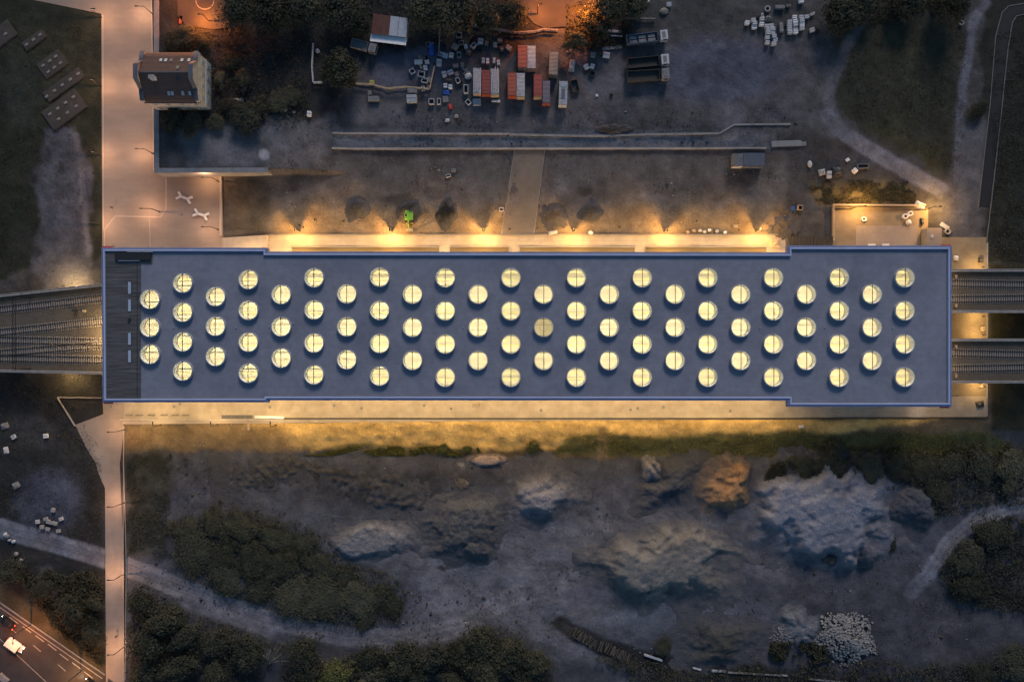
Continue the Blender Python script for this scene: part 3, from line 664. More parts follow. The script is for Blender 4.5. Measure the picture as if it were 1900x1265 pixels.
# hall: walls, floor, beams, lamps
wl = inset(outw, 2.3)
loft([(wl, -0.3), (wl, 6.0)]).build('lower_wall', 'wallwhite', sb)
loft([(inset(wl, 0.1), 5.9), (inset(wl, 0.1), RZ - 1.1)]).build('upper_wall', 'wallwhite', sb)
X0, X1 = min(p[0] for p in wl), max(p[0] for p in wl); Y0, Y1 = min(p[1] for p in wl), max(p[1] for p in wl)
MB().box(((X0 + X1) / 2, (Y0 + Y1) / 2, 5.0), (X1 - X0 - 0.3, Y1 - Y0 - 3.4, 0.3)).build('hall_floor', 'hallfloor', sb)
yy = lambda v, z: Pz(950, v, z)[1]
for v, wd, m, z in ((505, 0.3, 'hallbeam2', 8.6), (519, 0.5, 'hallbeam2', 8.4), (526, 0.10, 'hallbeam', 8.2), (552, 0.12, 'hallbeam', 8.4), (570, 0.45, 'hallbeam2', 8.3), (580, 0.30, 'hallbeam2', 8.2), (586, 0.10, 'hallbeam', 8.2), (613, 0.12, 'hallbeam', 8.4), (631, 0.35, 'hallbeam2', 8.3), (641, 0.5, 'hallbeam2', 8.2), (647, 0.1, 'hallbeam', 8.2), (675, 0.12, 'hallbeam', 8.4), (692, 0.35, 'hallbeam2', 8.3), (703, 0.5, 'hallbeam2', 8.2), (709, 0.10, 'hallbeam', 8.2)):
    MB().box(((X0 + X1) / 2, yy(v, z), z), (X1 - X0 - 0.6, wd, 0.3)).build('ceiling_beam', m, sb)
for vl in (499.5, 530, 560.5, 591.5, 622.5, 653.5, 684, 714.5):
    z = 11.0; y = yy(vl, z)
    for j in range(2):
        xc = X0 + (X1 - X0) * (0.25 + 0.5 * j)
        lf = MB().box((xc, y, z + 0.12), ((X1 - X0) / 2 - 2, 0.3, 0.16)).build('hall_lamp', 'hallbeam2', sb)
        light('hall_light', 'AREA', (xc, y, z), 880, (1.0, 0.865, 0.585), lf, size=(X1 - X0) / 2 - 3, sy=0.35)
# platforms and train rails inside, seen from above through the skylights
for v in (560, 655):
    MB().box(((X0 + X1) / 2, yy(v, 5.4), 5.35), (X1 - X0 - 2, 6.5, 0.4)).build('platform', 'hallfloor', sb)
# lit glazing and wall lamps along the two long walls
WARM = (1.0, 0.66, 0.28)
def wallrun(side, u0, u1, nlamp, power, zl, tilt):
    yw = Pz(950, 467 if side > 0 else 743, RZ + 0.45)[1] - side * 2.3
    x0, x1 = Pz(u0, 0, 0)[0], Pz(u1, 0, 0)[0]
    k = max(2, int((x1 - x0) / 6)); dx = (x1 - x0) / k
    for i in range(k):
        wdo = MB().box((x0 + dx * (i + 0.5), yw + side * 0.05, 1.7), (dx - 1.2, 0.08, 2.6)).build('window', 'litwin', sb)
    dx = (x1 - x0) / nlamp
    for i in range(nlamp):
        xc = x0 + dx * (i + 0.5)
        lf = MB().box((xc, yw + side * 1.15, zl + 0.08), (dx * 0.55, 0.22, 0.12)).build('eave_lamp', 'darkmetal', sb)
        light('eave_light', 'AREA', (xc, yw + side * 1.15, zl), power, WARM, lf, size=dx * 0.5, sy=0.2, rot=(R(tilt) * side, 0, 0))
wallrun(1, 430, 1455, 12, 800, 5.2, 56)
wallrun(-1, 1480, 1750, 3, 700, RZ - 1.28, 58)
wallrun(-1, 500, 1455, 11, 1500, RZ - 1.28, 52)
wallrun(-1, 235, 500, 3, 1300, RZ - 1.28, 50)
# lamps over the two track portals
for u, s, v0, v1, pw in ((192, -1, 585, 660, 1700), (1762, 1, 505, 575, 260), (1762, 1, 632, 705, 260)):
    x = Pz(u, 600, 9)[0]; ya, yb = Pz(0, v0, 9)[1], Pz(0, v1, 9)[1]
    lf = MB().box((x - s * 1.0, (ya + yb) / 2, 10.2), (0.2, ya - yb, 0.14)).build('portal_lamp', 'darkmetal', sb)
    light('portal_light', 'AREA', (x - s * 1.0, (ya + yb) / 2, 10.1), pw, WARM, lf, size=0.2, sy=ya - yb, rot=(0, R(-35) * s, 0))

# brown light wells between pavement and station
for u0, u1 in ((541, 816), (834, 945), (963, 1179), (1196, 1423)):
    a = Pz(u0, 458.5, 0); b = Pz(u1, 480, 0); cx, cy = (a[0] + b[0]) / 2, (a[1] + b[1]) / 2
    t = thing('light_well', {541: 'longest brown boarded light well along the north pavement', 834: 'shortest brown boarded light well along the north pavement', 963: 'brown boarded light well just east of the cross path', 1196: 'easternmost brown boarded light well along the north pavement'}[u0], 'light well', (cx, cy, 0.03), 0, 'light wells along the station')
    w, d = b[0] - a[0], a[1] - b[1]
    k = 5
    for i in range(k): MB().box((0, -d / 2 + (i + 0.5) * d / k, 0.10), (w - 0.3, d / k - 0.04, 0.12)).build('plank', 'plank_brown', t)
    for sx in (-1, 1): MB().box((sx * (w / 2 - 0.1), 0, 0.2), (0.2, d, 0.4)).build('kerb', 'concpale', t)
    MB().box((0, d / 2, 0.24), (w, 0.18, 0.48)).build('kerb', 'concpale', t)
# ------------------------------------------------------------------ retaining walls, ledges
PINK = (1.0, 0.52, 0.27)
def wallseg(name, label, cat, pts, wpx, z0, z1, mw, mc, group=None, cope=0.12, over=0.12):
    """wall along image points given at its top; body + coping"""
    w = [Pz(u, v, z1) for u, v in pts]; t = thing(name, label, cat, (w[0][0], w[0][1], z0), 0, group)
    o = Vector((w[0][0], w[0][1], 0)); hw = M(wpx, z1) / 2
    for a, b in zip(w[:-1], w[1:]):
        a = Vector(a); b = Vector(b); d = (b - a).length; c = (a + b) / 2 - o; rz = math.atan2(b.y - a.y, b.x - a.x)
        MB().box((c.x, c.y, (z1 - cope - z0) / 2), (d + 2 * hw - 0.25, 2 * hw - 2 * over, z1 - cope - z0), rz).build('wall_body', mw, t)
        k = max(1, round(d / 5.0))
        for i in range(k):
            p = a.lerp(b, (i + 0.5) / k) - o
            MB().box((p.x, p.y, z1 - z0 - cope / 2), (d / k + (2 * hw if k == 1 else 0) - 0.03, 2 * hw, cope), rz).build('coping_stone', mc, t)
    return t
wt = thing('retaining_wall', 'tall L-shaped concrete retaining wall with broad grey coping beside the plaza', 'wall', (_wx, _wy, 0))
ztop = PLAT_Z + 0.25; wd = M(9.2, ztop)
n0 = Pz(290, -40, ztop); cnr = Pz(290.3, 316.5, ztop); e0 = Pz(497, 315.5, ztop)
for (a, b) in ((n0, cnr), (cnr, e0)):
    a = Vector(a); b = Vector(b); o = Vector((_wx, _wy, 0)); rz = math.atan2(b.y - a.y, b.x - a.x); L = (b - a).length; c = (a + b) / 2 - o
    k2 = -wd / 4 if abs(rz) < 1 else 0.0
    MB().box((c.x + k2, c.y, (ztop - 0.2) / 2), (L + (wd / 2 if k2 else wd) - 0.3, wd - 0.3 - (0.01 if k2 else 0), ztop - 0.2 - (0.01 if k2 else 0)), rz).build('wall_body', 'concpale', wt)
    k = round(L / 4.5); last = abs(rz) > 1
    for i in range(k):
        p = a.lerp(b, (i + 0.5) / k) - o; sh = wd / 2 if (last and i == k - 1) else 0; st = wd / 2 if (not last and i == 0) else 0
        ex = math.cos(rz) * (sh + st) / 2, math.sin(rz) * (sh + st) / 2
        MB().box((p.x + ex[0], p.y + ex[1], ztop - 0.1), (L / k - 0.04 + sh - st, wd, 0.2), rz).build('coping_stone', 'concrete', wt)
x, y, _ = Pz(381, 318, 3.8)
wlmp = MB().box((x - _wx, y - _wy - 0.15, 3.8), (0.5, 0.2, 0.15)).build('wall_lamp', 'offwhite', wt)
light('wall_light', 'POINT', (x - _wx, y - _wy - 0.55, 3.9), 170, (1.0, 0.66, 0.22), wlmp, 0.1)

def ledge(label, pts, wpx, m, h=0.5):
    o = strip('low_wall', pts, wpx, m, 0.0, h); return tag(o, label, 'wall', 'low concrete walls north of the station')
ledge('long thin low concrete wall on the far side of the pale strip', [(618, 247), (945, 249)], 2.6, 'concpale')
ledge('eroded low concrete edge bending up at its eastern end', [(945, 250), (1100, 253), (1200, 250), (1335, 248), (1362, 232), (1466, 231)], 3.2, 'concrete', 0.35)
ledge('straight low concrete wall on the station side of the pale strip', [(617, 275.5), (1421, 276)], 2.8, 'concpale', 0.7)
ledge('pale low kerb wall at the plaza edge beside grass', [(410.5, 327), (410.5, 438)], 3.4, 'strip', 0.55)
ledge('thin dark edge wall between pavement and dirt yard', [(500, 435.5), (1456, 435.5)], 1.8, 'concrete', 0.3)
ledge('low wall on the north side of the sunken court', [(1543, 381), (1714, 382)], 2.6, 'tan', 1.0)
ledge('short low wall on the west side of the sunken court', [(1544.5, 384), (1544.5, 448)], 2.6, 'tan', 1.0)
ledge('thin pale wall slanting beside the southwest grass', [(108, 738), (140, 790)], 1.6, 'concpale', 0.4)
ledge('thin pale wall running to the station southwest corner', [(108, 737), (188, 738)], 1.6, 'concpale', 0.4)
ledge('dark edge kerb along the top of the sand bank', [(500, 776), (1450, 776), (1832, 774)], 1.8, 'timber', 0.25)

# ------------------------------------------------------------------ railway bridges and tracks
DZ = 6.0
def bridge(label, outline, edges, group, piers):
    w = [Pz(u, v, DZ)[:2] for u, v in outline]; c = w[0]
    t = thing('railway_bridge', label, 'bridge', (c[0], c[1], 0), 0, group); L = [(p[0] - c[0], p[1] - c[1]) for p in w]
    MB().prism(L, DZ - 1.3, DZ - 0.35).build('deck', 'concdark', t)
    MB().prism(L, DZ - 0.349, DZ - 0.18).build('ballast', 'ballast', t)
    for a, b in edges:
        a = Vector(Pz(*a, DZ + 0.5)); b = Vector(Pz(*b, DZ + 0.5)); m = (a + b) / 2; rz = math.atan2(b.y - a.y, b.x - a.x); l = (b - a).length
        MB().box((m.x - c[0], m.y - c[1], DZ - 0.3), (l, 0.5, 1.5), rz).build('parapet', 'concrete', t)
        MB().box((m.x - c[0], m.y - c[1], DZ + 0.5), (l, 0.72, 0.1), rz).build('parapet_cap', 'concpale', t)
        k = max(2, int(l / 2.5))
        for i in range(k):
            p = a.lerp(b, (i + 0.5) / k); MB().box((p.x - c[0], p.y - c[1], DZ + 1.0), (0.08, 0.08, 0.95), rz).build('railing_post', 'pole', t)
        for zz in (1.0, 1.45): MB().box((m.x - c[0], m.y - c[1], DZ + zz), (l, 0.06, 0.06), rz).build('handrail', 'pole', t)
    for u, v, sx, sy in piers:
        x, y, _ = Pz(u, v, 0); MB().box((x - c[0], y - c[1], (DZ - 1.3) / 2), (sx, sy, DZ - 1.3)).build('pier', 'concrete', t)
    return t
bridge('wide western railway bridge carrying four converging tracks', [(-60, 553), (196, 525.5), (196, 694), (-60, 689)], [((-60, 555), (194, 528)), ((-60, 686.5), (194, 692))], 'railway bridges', [(40, 620, 2.0, 18), (150, 610, 2.0, 20)])
bridge('northern of the two eastern railway bridges', [(1755, 499), (1960, 499), (1960, 580), (1755, 580)], [((1757, 501.5), (1960, 501.5)), ((1757, 578), (1960, 578))], 'railway bridges', [(1870, 540, 2.0, 10)])
bridge('southern of the two eastern railway bridges', [(1755, 628), (1960, 628), (1960, 711), (1755, 711)], [((1757, 630.5), (1960, 630.5)), ((1757, 708.5), (1960, 708.5))], 'railway bridges', [(1870, 670, 2.0, 10)])
slm = MB().box((0, 0, 0), (0.26, 2.6, 0.16)).mesh('sleeper', 'sleeper')
def track(label, a, b, group):
    a = Vector(Pz(*a, DZ)); b = Vector(Pz(*b, DZ)); rz = math.atan2(b.y - a.y, b.x - a.x); L = (b - a).length
    t = thing('railway_track', label, 'track', (a.x, a.y, DZ - 0.18), rz, group)
    k = int(L / 0.62)
    for i in range(k):
        link('sleeper', slm, t, (0.3 + i * 0.62, rnd.uniform(-.02, .02), 0.05))
    for s in (-1, 1):
        MB().box((L / 2, s * 0.75, 0.20), (L, 0.16, 0.14)).build('rail', 'rail', t)
g = 'tracks leading into the station'
track('northernmost western railway track', (-12, 576), (192, 553), g)
track('second western railway track from the north', (-12, 617.5), (192, 596), g)
track('third western railway track from the north, crossing over', (-12, 630), (192, 635), g)
track('western railway track slanting up under the third one', (-12, 656), (192, 639.5), g)
track('southernmost western railway track', (-12, 664), (192, 668), g)
for n_, y0, y1, e in (('northern bridge, upper', 525.5, 528, 0), ('northern bridge, lower', 555.5, 553, 0), ('southern bridge, upper', 654.5, 658, 0), ('southern bridge, lower', 684.5, 681, 0)):
    track('eastern railway track on the %s of two' % n_, (1760, y0), (1912, y1), g)
# small trackside equipment
def bits(name, label, cat, u, v, z, d, m, rz=0.0, group=None, extra=None):
    x, y, _ = Pz(u, v, z) if z is not None else P(u, v); zz = z if z is not None else P(u, v)[2]
    t = thing(name, label, cat, (x, y, zz - 0.02), rz, group)
    MB().box((0, 0, d[2] / 2), d).build('body', m, t)
    MB().box((0, 0, d[2] + 0.04), (d[0] * 0.92, d[1] * 0.92, 0.08)).build('lid', extra or m, t); return t
bits('signal_cabinet', 'black signal box beside a pale plate on the western bridge', 'cabinet', 141.5, 576.5, DZ - 0.2, (1.1, 0.5, 1.0), 'darkmetal')
bits('junction_box', 'pale junction box between the western tracks', 'box', 157.5, 577, DZ - 0.2, (0.8, 0.7, 0.5), 'tan')
for lab, v in (('northernmost', 513), ('second', 567), ('third', 643), ('southernmost', 697)):
    bits('junction_box', '%s pale junction box at the station east end' % lab, 'box', 1773, v, DZ - 0.2, (0.5, 1.0, 0.4), 'tan', 0, 'junction boxes on the eastern bridges')
def gantry(u):
    a = Pz(u, 549, DZ + 6); b = Pz(u, 687, DZ + 6)
    t = thing('catenary_gantry', 'thin lattice gantry spanning the western tracks', 'gantry', (a[0], b[1], DZ - 0.3))
    L = a[1] - b[1]
    for yq in (0.2, L - 0.2): MB().box((0, yq, 3.1), (0.25, 0.25, 6.2)).build('post', 'pole', t)
    for xq in (-0.35, 0.35): MB().box((xq, L / 2, 6.25), (0.10, L, 0.12)).build('beam', 'pole', t)
    for i in range(14): MB().box((0, (i + 0.5) * L / 14, 6.25), (0.7, 0.06, 0.08)).build('brace', 'pole', t)
gantry(26)

# ------------------------------------------------------------------ street lamps
lampn = [0]
def lamp(label, u, v, az, h=5.0, arm=1.1, power=700, color=PINK, group='street lamps', z=None, shield=0.0, head='offwhite', soft=0.12, bend=None):
    x, y, zz = P(u, v) if z is None else Pz(u, v, z)
    t = thing('street_lamp', label, 'street lamp', (x, y, zz), 0, group)
    MB().tube([(0, 0, -0.1), (0, 0, h * 0.5), (0, 0, h)], [0.13, 0.10, 0.08], 8).build('pole', 'pole', t)
    ca, sa = math.cos(az), math.sin(az)
    MB().tube([(0, 0, h - 0.05), (ca * arm, sa * arm, h + 0.08)], 0.09, 6).build('arm', 'pole', t)
    hd = MB().box((ca * (arm + 0.1), sa * (arm + 0.1), h + 0.08), (0.75, 0.28, 0.10), az).build('lamp_head', 'pole', t)
    MB().cyl((0, 0, 0.06), 0.22, 0.14, 10).build('base', 'pole', t)
    if shield: MB().box((ca * 0.06, sa * 0.06, h - 1.15), (0.05, shield, 3.0), az).build('back_shield', 'pole', t)
    light('lamp_light', 'POINT', (ca * (arm + 0.1), sa * (arm + 0.1), h - 0.14), power * 1.15, color, hd, soft)
    return t
W_, E_, N_, S_ = math.pi, 0.0, math.pi / 2, -math.pi / 2
gl = 'street lamps along the plaza'
for lab, v in (('northernmost', 33), ('second', 160), ('third', 289), ('fourth', 417)):
    lamp('%s dark street lamp down the west edge of the plaza' % lab, 188, v, E_, 5.0, 0.9, 640, PINK, gl)
lamp('dark street lamp at the top right edge of the plaza', 283.5, 27, W_, 4.6, 2.0, 640, PINK, gl)
lamp('dark street lamp on the plaza edge hidden beside the brown-roofed house', 284, 155, W_, 4.6, 2.0, 560, PINK, gl)
lamp('dark street lamp beside the retaining wall above its corner', 284, 285, W_, 4.6, 2.0, 560, PINK, gl)
lamp('dark street lamp with a long arm standing mid plaza', 296, 393, W_, 4.6, 2.6, 620, PINK, gl)
lamp('dark street lamp near the retaining wall east of the plaza', 406, 337, W_, 4.6, 2.4, 420, PINK, gl)
lamp('dark street lamp on the plaza east edge nearest the station', 405, 426, W_, 4.6, 2.2, 420, PINK, gl)
gp = 'street lamps along the south footpath'
for lab, v, pw in (('nearest the station', 797, 520), ('north of the dirt track crossing', 932, 640), ('just below the dirt track crossing', 1064, 640), ('near the road at the bottom', 1199, 560)):
    lamp('dark street lamp on the south footpath %s' % lab, 230.5, v, W_, 5.0, 1.4, pw, PINK, gp)
gs = 'small lamps on the sand bank'
for lab, u in (('westernmost', 299), ('middle', 404), ('easternmost', 512)):
    lamp('%s of three dark lamps behind the southwest pavement' % lab, u, 788, N_, 4.4, 1.0, 330, WARM, gs)
gn = 'post lamps along the north pavement'
for lab, u in (('first', 556), ('second', 728), ('third', 897), ('fourth', 1063), ('fifth', 1232), ('sixth', 1402)):
    lamp('%s post lamp from the west along the north dirt yard' % lab, u, 429, S_ + rnd.uniform(-.3, .3), 4.6, 0.32, 2300 * rnd.uniform(.6, 1.1), (1.0, 0.50, 0.12), gn, shield=0.46, soft=0.09)
lamp('post lamp with a dark wedge of shade on the sunken court wall', 1579, 388, E_, 4.4, 1.6, 1900, (1.0, 0.52, 0.14), 'court lamps', soft=0.1)
lamp('post lamp near white bags at the sunken court corner', 1717, 389, E_, 4.4, 1.4, 2300, (1.0, 0.52, 0.14), 'court lamps', soft=0.1)
# lamps under the bridge edges
def underlamp(label, u, v, z, power, sy):
    x, y, _ = Pz(u, v, z); t = thing('bridge_lamp', label, 'lamp', (x, y, z), 0, 'lamps under the bridges')
    MB().box((0, 0, 0.12), (0.6, 0.3, 0.14)).build('housing', 'pole', t)
    MB().tube([(0, 0, 0.15), (0, 0, DZ - 0.9 - z), (0, -0.9 * sy, DZ - 0.9 - z)], 0.04, 6).build('hanger', 'pole', t)
    light('bridge_light', 'POINT', (0, 0, -0.1), power * 0.7, (1.0, 0.62, 0.22), t, 0.12)
underlamp('lamp under the north edge of the western bridge', 119, 530.5, 4.2, 3200, 1)
underlamp('lamp under the south edge of the western bridge', 119, 697.5, 4.2, 2600, -1)
underlamp('lamp under the north edge of the northern eastern bridge', 1824, 495.5, 3.4, 1000, 1)
underlamp('lamp between the two eastern bridges on the upper side', 1824, 587, 3.4, 800, -1)
underlamp('lamp between the two eastern bridges on the lower side', 1824, 621, 3.4, 800, 1)
underlamp('lamp under the south edge of the southern eastern bridge', 1826, 717, 3.4, 1000, -1)
# sodium lamps of the street beyond the trees
SOD = (1.0, 0.26, 0.035)
gt = 'orange lamps beyond the trees'
lamp('orange street lamp beside the dark tree at the top left', 388, 40, W_, 4.0, 0.8, 3200, SOD, gt)
lamp('orange street lamp above the L-shaped wall at the top', 335, -8, S_, 6.0, 1.0, 1500, SOD, gt)
lamp('orange street lamp left of the round island at the top', 997, 28, E_, 6.0, 0.6, 3600, SOD, gt)
lamp('orange street lamp beside the tree right of the round island', 1082, 30, W_, 6.0, 1.0, 5200, SOD, gt)
lamp('orange street lamp beside the road verge at the lower left', 58, 1158, S_, 7.0, 2.0, 2600, (1.0, 0.33, 0.08), gt)
lamp('orange street lamp at the bottom of the slanting road', 150, 1245, S_, 7.0, 1.5, 2600, (1.0, 0.42, 0.10), gt)
lamp('pale unlit-looking street lamp on the eastern asphalt road', 1862, 307, W_, 5.0, 2.2, 1, PINK, 'street lamps')

# ------------------------------------------------------------------ the house with curved gables
def house():
    z0 = PLAT_Z; ze = z0 + 7.0; zr = ze + 3.6
    xw = Pz(266, 0, ze)[0]; xe = Pz(392, 0, z0)[0]; yn = Pz(0, 100, ze)[1]; ys = Pz(0, 205, z0)[1]
    cx, cy = (xw + xe) / 2, (yn + ys) / 2; w, d = xe - xw, yn - ys
    t = thing('house', 'cream house with brown gabled roof and curved end parapets', 'house', (cx, cy, z0 - 0.2))
    MB().box((0, 0, 3.6), (w, d, 7.2)).build('wall', 'housewall', t)
    zb = 7.2; h = zr - ze
    # roof: ridge along x; gambrel with a slight flare
    prof = [(-d / 2 - 0.35, zb - 0.1), (-d / 2 + 1.0, zb + 1.1), (-0.2, zb + h), (0.2, zb + h), (d / 2 - 1.0, zb + 1.1), (d / 2 + 0.35, zb - 0.1)]
    rf = MB().xprism(prof, -w / 2 + 0.55, w / 2 - 0.55).build('roof', 'houseroof', t)
    MB().box((0, 0, zb + h + 0.04), (w - 1.2, 0.3, 0.14)).build('ridge_cap', 'slate', rf)
    def zat(y):
        return np.interp(abs(y), [0.2, d / 2 - 1.0, d / 2 + 0.35], [zb + h, zb + 1.1, zb - 0.1])
    # courses of tiles
    for s in (-1, 1):
        for i in range(14):
            y = s * (0.5 + i * (d / 2 - 0.4) / 14); MB().box((0, y, zat(y) + 0.02), (w - 1.3, 0.12, 0.08)).build('tile_course', 'houseroof', rf)
    # curved gable parapets at both ends
    def gable(x, th, m):
        n = 15; pr = []
        for i in range(n):
            y = -d / 2 - 0.25 + (d + 0.5) * i / (n - 1); q = abs(y) / (d / 2)
            zz = zb + (h + 0.7) * (1 - sstep(0.28, 0.62, q)) + (1.5 + 0.0) * (sstep(0.28, 0.62, q)) * (1 - 0.35 * sstep(0.8, 1.0, q))
            pr.append((y, float(zz)))
        return MB().xprism([(-d / 2 - 0.25, zb - 0.4)] + pr + [(d / 2 + 0.25, zb - 0.4)], x - th / 2, x + th / 2), pr
    for x in (-w / 2 + 0.3, w / 2 - 0.3):
        mb, pr = gable(x, 0.62, 'housewall'); gp_ = mb.build('gable', 'housewall', t)
        vs = []; 
        for y, z in pr: vs += [(x - 0.55, y, z + 0.02), (x + 0.55, y, z + 0.02), (x - 0.55, y, z + 0.2), (x + 0.55, y, z + 0.2)]
        fs = []
        for i in range(len(pr) - 1):
            a, b = 4 * i, 4 * i + 4
            fs += [(a + 2, a + 3, b + 3, b + 2), (a, b, b + 1, a + 1), (a, a + 2, b + 2, b), (a + 1, b + 1, b + 3, a + 3)]
        MB().add(vs, fs + [(0, 1, 3, 2)]).build('parapet_cap', 'slate', gp_)
    def rw(u, v, m='winglass'):
        zt = ze + 1.6; x, y, _ = Pz(u, v, zt); x -= cx; y -= cy; z = float(zat(y)); sl = math.atan2(zat(abs(y) - 0.3) - zat(abs(y) + 0.3), 0.6) * (1 if y > 0 else -1)
        o = MB().box((0, 0, 0), (0.85, 1.2, 0.14)).build('roof_window', 'slate', rf); o.location = (x, y, z + 0.1); o.rotation_euler = (-sl, 0, 0)
        MB().box((0, 0, 0.085), (0.66, 0.98, 0.04)).build('pane', m, o)
    for u in (300, 309, 339, 352): rw(u, 113)
    rw(319, 113, 'windark')
    for u, v in ((335, 130), (335, 150)): rw(u, v, 'windark')
    for u in (313, 319.5, 339, 352): rw(u, 173)
    x, y, _ = Pz(284, 145, zr); ch = MB().box((x - cx, y - cy, zb + h - 0.2), (1.3, 0.8, 2.2)).build('chimney', 'offwhite', rf)
    MB().box((x - cx, y - cy, zb + h + 0.95), (1.5, 1.0, 0.12)).build('chimney_cap', 'concpale', rf)
    MB().box((0, -d / 2 - 0.2, zb - 0.45), (w + 0.2, 0.4, 0.25)).build('cornice', 'slate', t); MB().box((0, d / 2 + 0.2, zb - 0.45), (w + 0.2, 0.4, 0.25)).build('cornice', 'slate', t)
    MB().box((w / 2 + 0.1, 0, 3.6), (0.2, d + 0.1, 0.2)).build('cornice', 'offwhite', t)
    for zz in (1.2, 4.4):
        for i in range(4):
            y = -d / 2 + (i + 0.5) * d / 4; f = MB().box((w / 2 + 0.03, y, zz + 0.8), (0.12, 1.1, 1.7)).build('window', 'offwhite', t); MB().box((w / 2 + 0.10, y, zz + 0.8), (0.04, 0.9, 1.5)).build('pane', 'winglass', f)
            x = -w / 2 + (i + 0.5) * w / 4; f = MB().box((x, -d / 2 - 0.03, zz + 0.8), (1.1, 0.12, 1.7)).build('window', 'offwhite', t); MB().box((x, -d / 2 - 0.10, zz + 0.8), (0.9, 0.04, 1.5)).build('pane', 'winglass', f)
house()

# ------------------------------------------------------------------ containers, shed, trucks
def container(label, u0, u1, v0, v1, m, mdoor='offwhite', rz=0.0, ribs=True, group='containers in the works yard', h=2.6):
    zg = P((u0 + u1) / 2, (v0 + v1) / 2)[2]; zt = zg + h
    x, y, _ = Pz((u0 + u1) / 2, (v0 + v1) / 2, zt); w, d = M(u1 - u0, zt) - 0.1, M(v1 - v0, zt)
    t = thing('shipping_container', label, 'container', (x, y, zg - 0.05), rz, group)
    MB().box((0, 0, h / 2), (w - 0.12, d - 0.12, h - 0.1)).build('body', m, t)
    # corrugated roof as one folded sheet
    n = 17; vs = []; fs = []
    for i in range(n * 2 + 1):
        yy_ = -d / 2 + 0.1 + (d - 0.2) * i / (n * 2); zz = h + (0.02 if i % 2 else 0.09); vs += [(-w / 2 + 0.1, yy_, zz), (w / 2 - 0.1, yy_, zz)]
    for i in range(n * 2): fs.append((2 * i, 2 * i + 1, 2 * i + 3, 2 * i + 2))
    MB().add(vs, fs).build('roof_sheet', m, t)
    for sx in (-1, 1):
        MB().box((sx * (w / 2 - 0.05), 0, h - 0.02), (0.12, d, 0.16)).build('top_rail', m, t)
        MB().box((sx * w / 4, -d / 2 - 0.02, h / 2), (w / 2 - 0.1, 0.08, h - 0.25)).build('door', mdoor, t)
        for sy in (-1, 1): MB().box((sx * (w / 2 - 0.06), sy * (d / 2 - 0.06), h / 2 + 0.02), (0.16, 0.16, h + 0.08)).build('corner_post', m, t)
    return t
def pipes(t, label, w, d, z, n, m='offwhite'):
    for i in range(n):
        x = -w / 2 + w * (i + 0.5) / n; a = rnd.uniform(-.12, .12); l = d * rnd.uniform(0.55, 0.98); dy = rnd.uniform(-.4, .8)
        o = MB().tube([(t[0] + x - a, t[1] - l / 2 + dy, z + 0.06), (t[0] + x + a, t[1] + l / 2 + dy, z + 0.06 + rnd.uniform(0, .04))], 0.085, 6).build('pipe', m); tag(o, label, 'pipe', label)
c1 = container('white container under loose pipes, west of the red one', 877.5, 893, 126, 173, 'cwhite', 'tan')
pipes(tuple(c1.location)[:2], 'pale pipe lying on the white container west of the red one', 2.0, 7.2, c1.location.z + 2.72, 6)
container('dark red container between two white ones', 894, 910, 129, 174, 'cred', 'corange')
c3 = container('white container under loose pipes, east of the red one', 910.3, 926, 127, 175, 'cwhite', 'tan')
pipes(tuple(c3.location)[:2], 'pale pipe lying on the white container east of the red one', 2.0, 7.2, c3.location.z + 2.72, 6)
container('orange-red container beside the ribbed white one', 941.7, 958, 134, 178, 'corange', 'corange')
container('ribbed white container with dark grooves', 958.3, 974, 135, 179, 'cwhite', 'tan')
container('red container with pale door beside the blue-grey one', 990, 1006, 137, 179, 'cred', 'tan')
container('blue-grey container standing lower than its red neighbour', 1006.5, 1021, 149, 191, 'cblue', 'corange')
container('rust-red container at the back of the yard', 960.6, 978, 83, 126, 'corange', 'tan')
container('weathered white container at the back of the yard', 978.3, 994, 84, 127, 'cwhite', 'tan')
container('beige container standing alone at the back', 1018.7, 1035.6, 95, 139, 'cbeige', 'cbeige', -0.04)
container('dark blue-grey container in the dirt yard', 1380, 1419, 283, 308, 'cblue', 'cblue', 0, group='containers in the dirt yard')
container('small pale grey site cabin next to the dark container', 1361, 1379.5, 284, 308, 'greybox', 'offwhite', 0, group='containers in the dirt yard')
t = container('pale site caravan with a glazed roof panel', 1037, 1053, 150, 194, 'cwhite', 'offwhite', -0.03)
MB().box((0, -0.3, 2.72), (1.0, 2.6, 0.10)).build('roof_panel', 'cblue', t); MB().box((0, 2.0, 2.72), (1.4, 0.9, 0.10)).build('roof_panel', 'winglass', t)

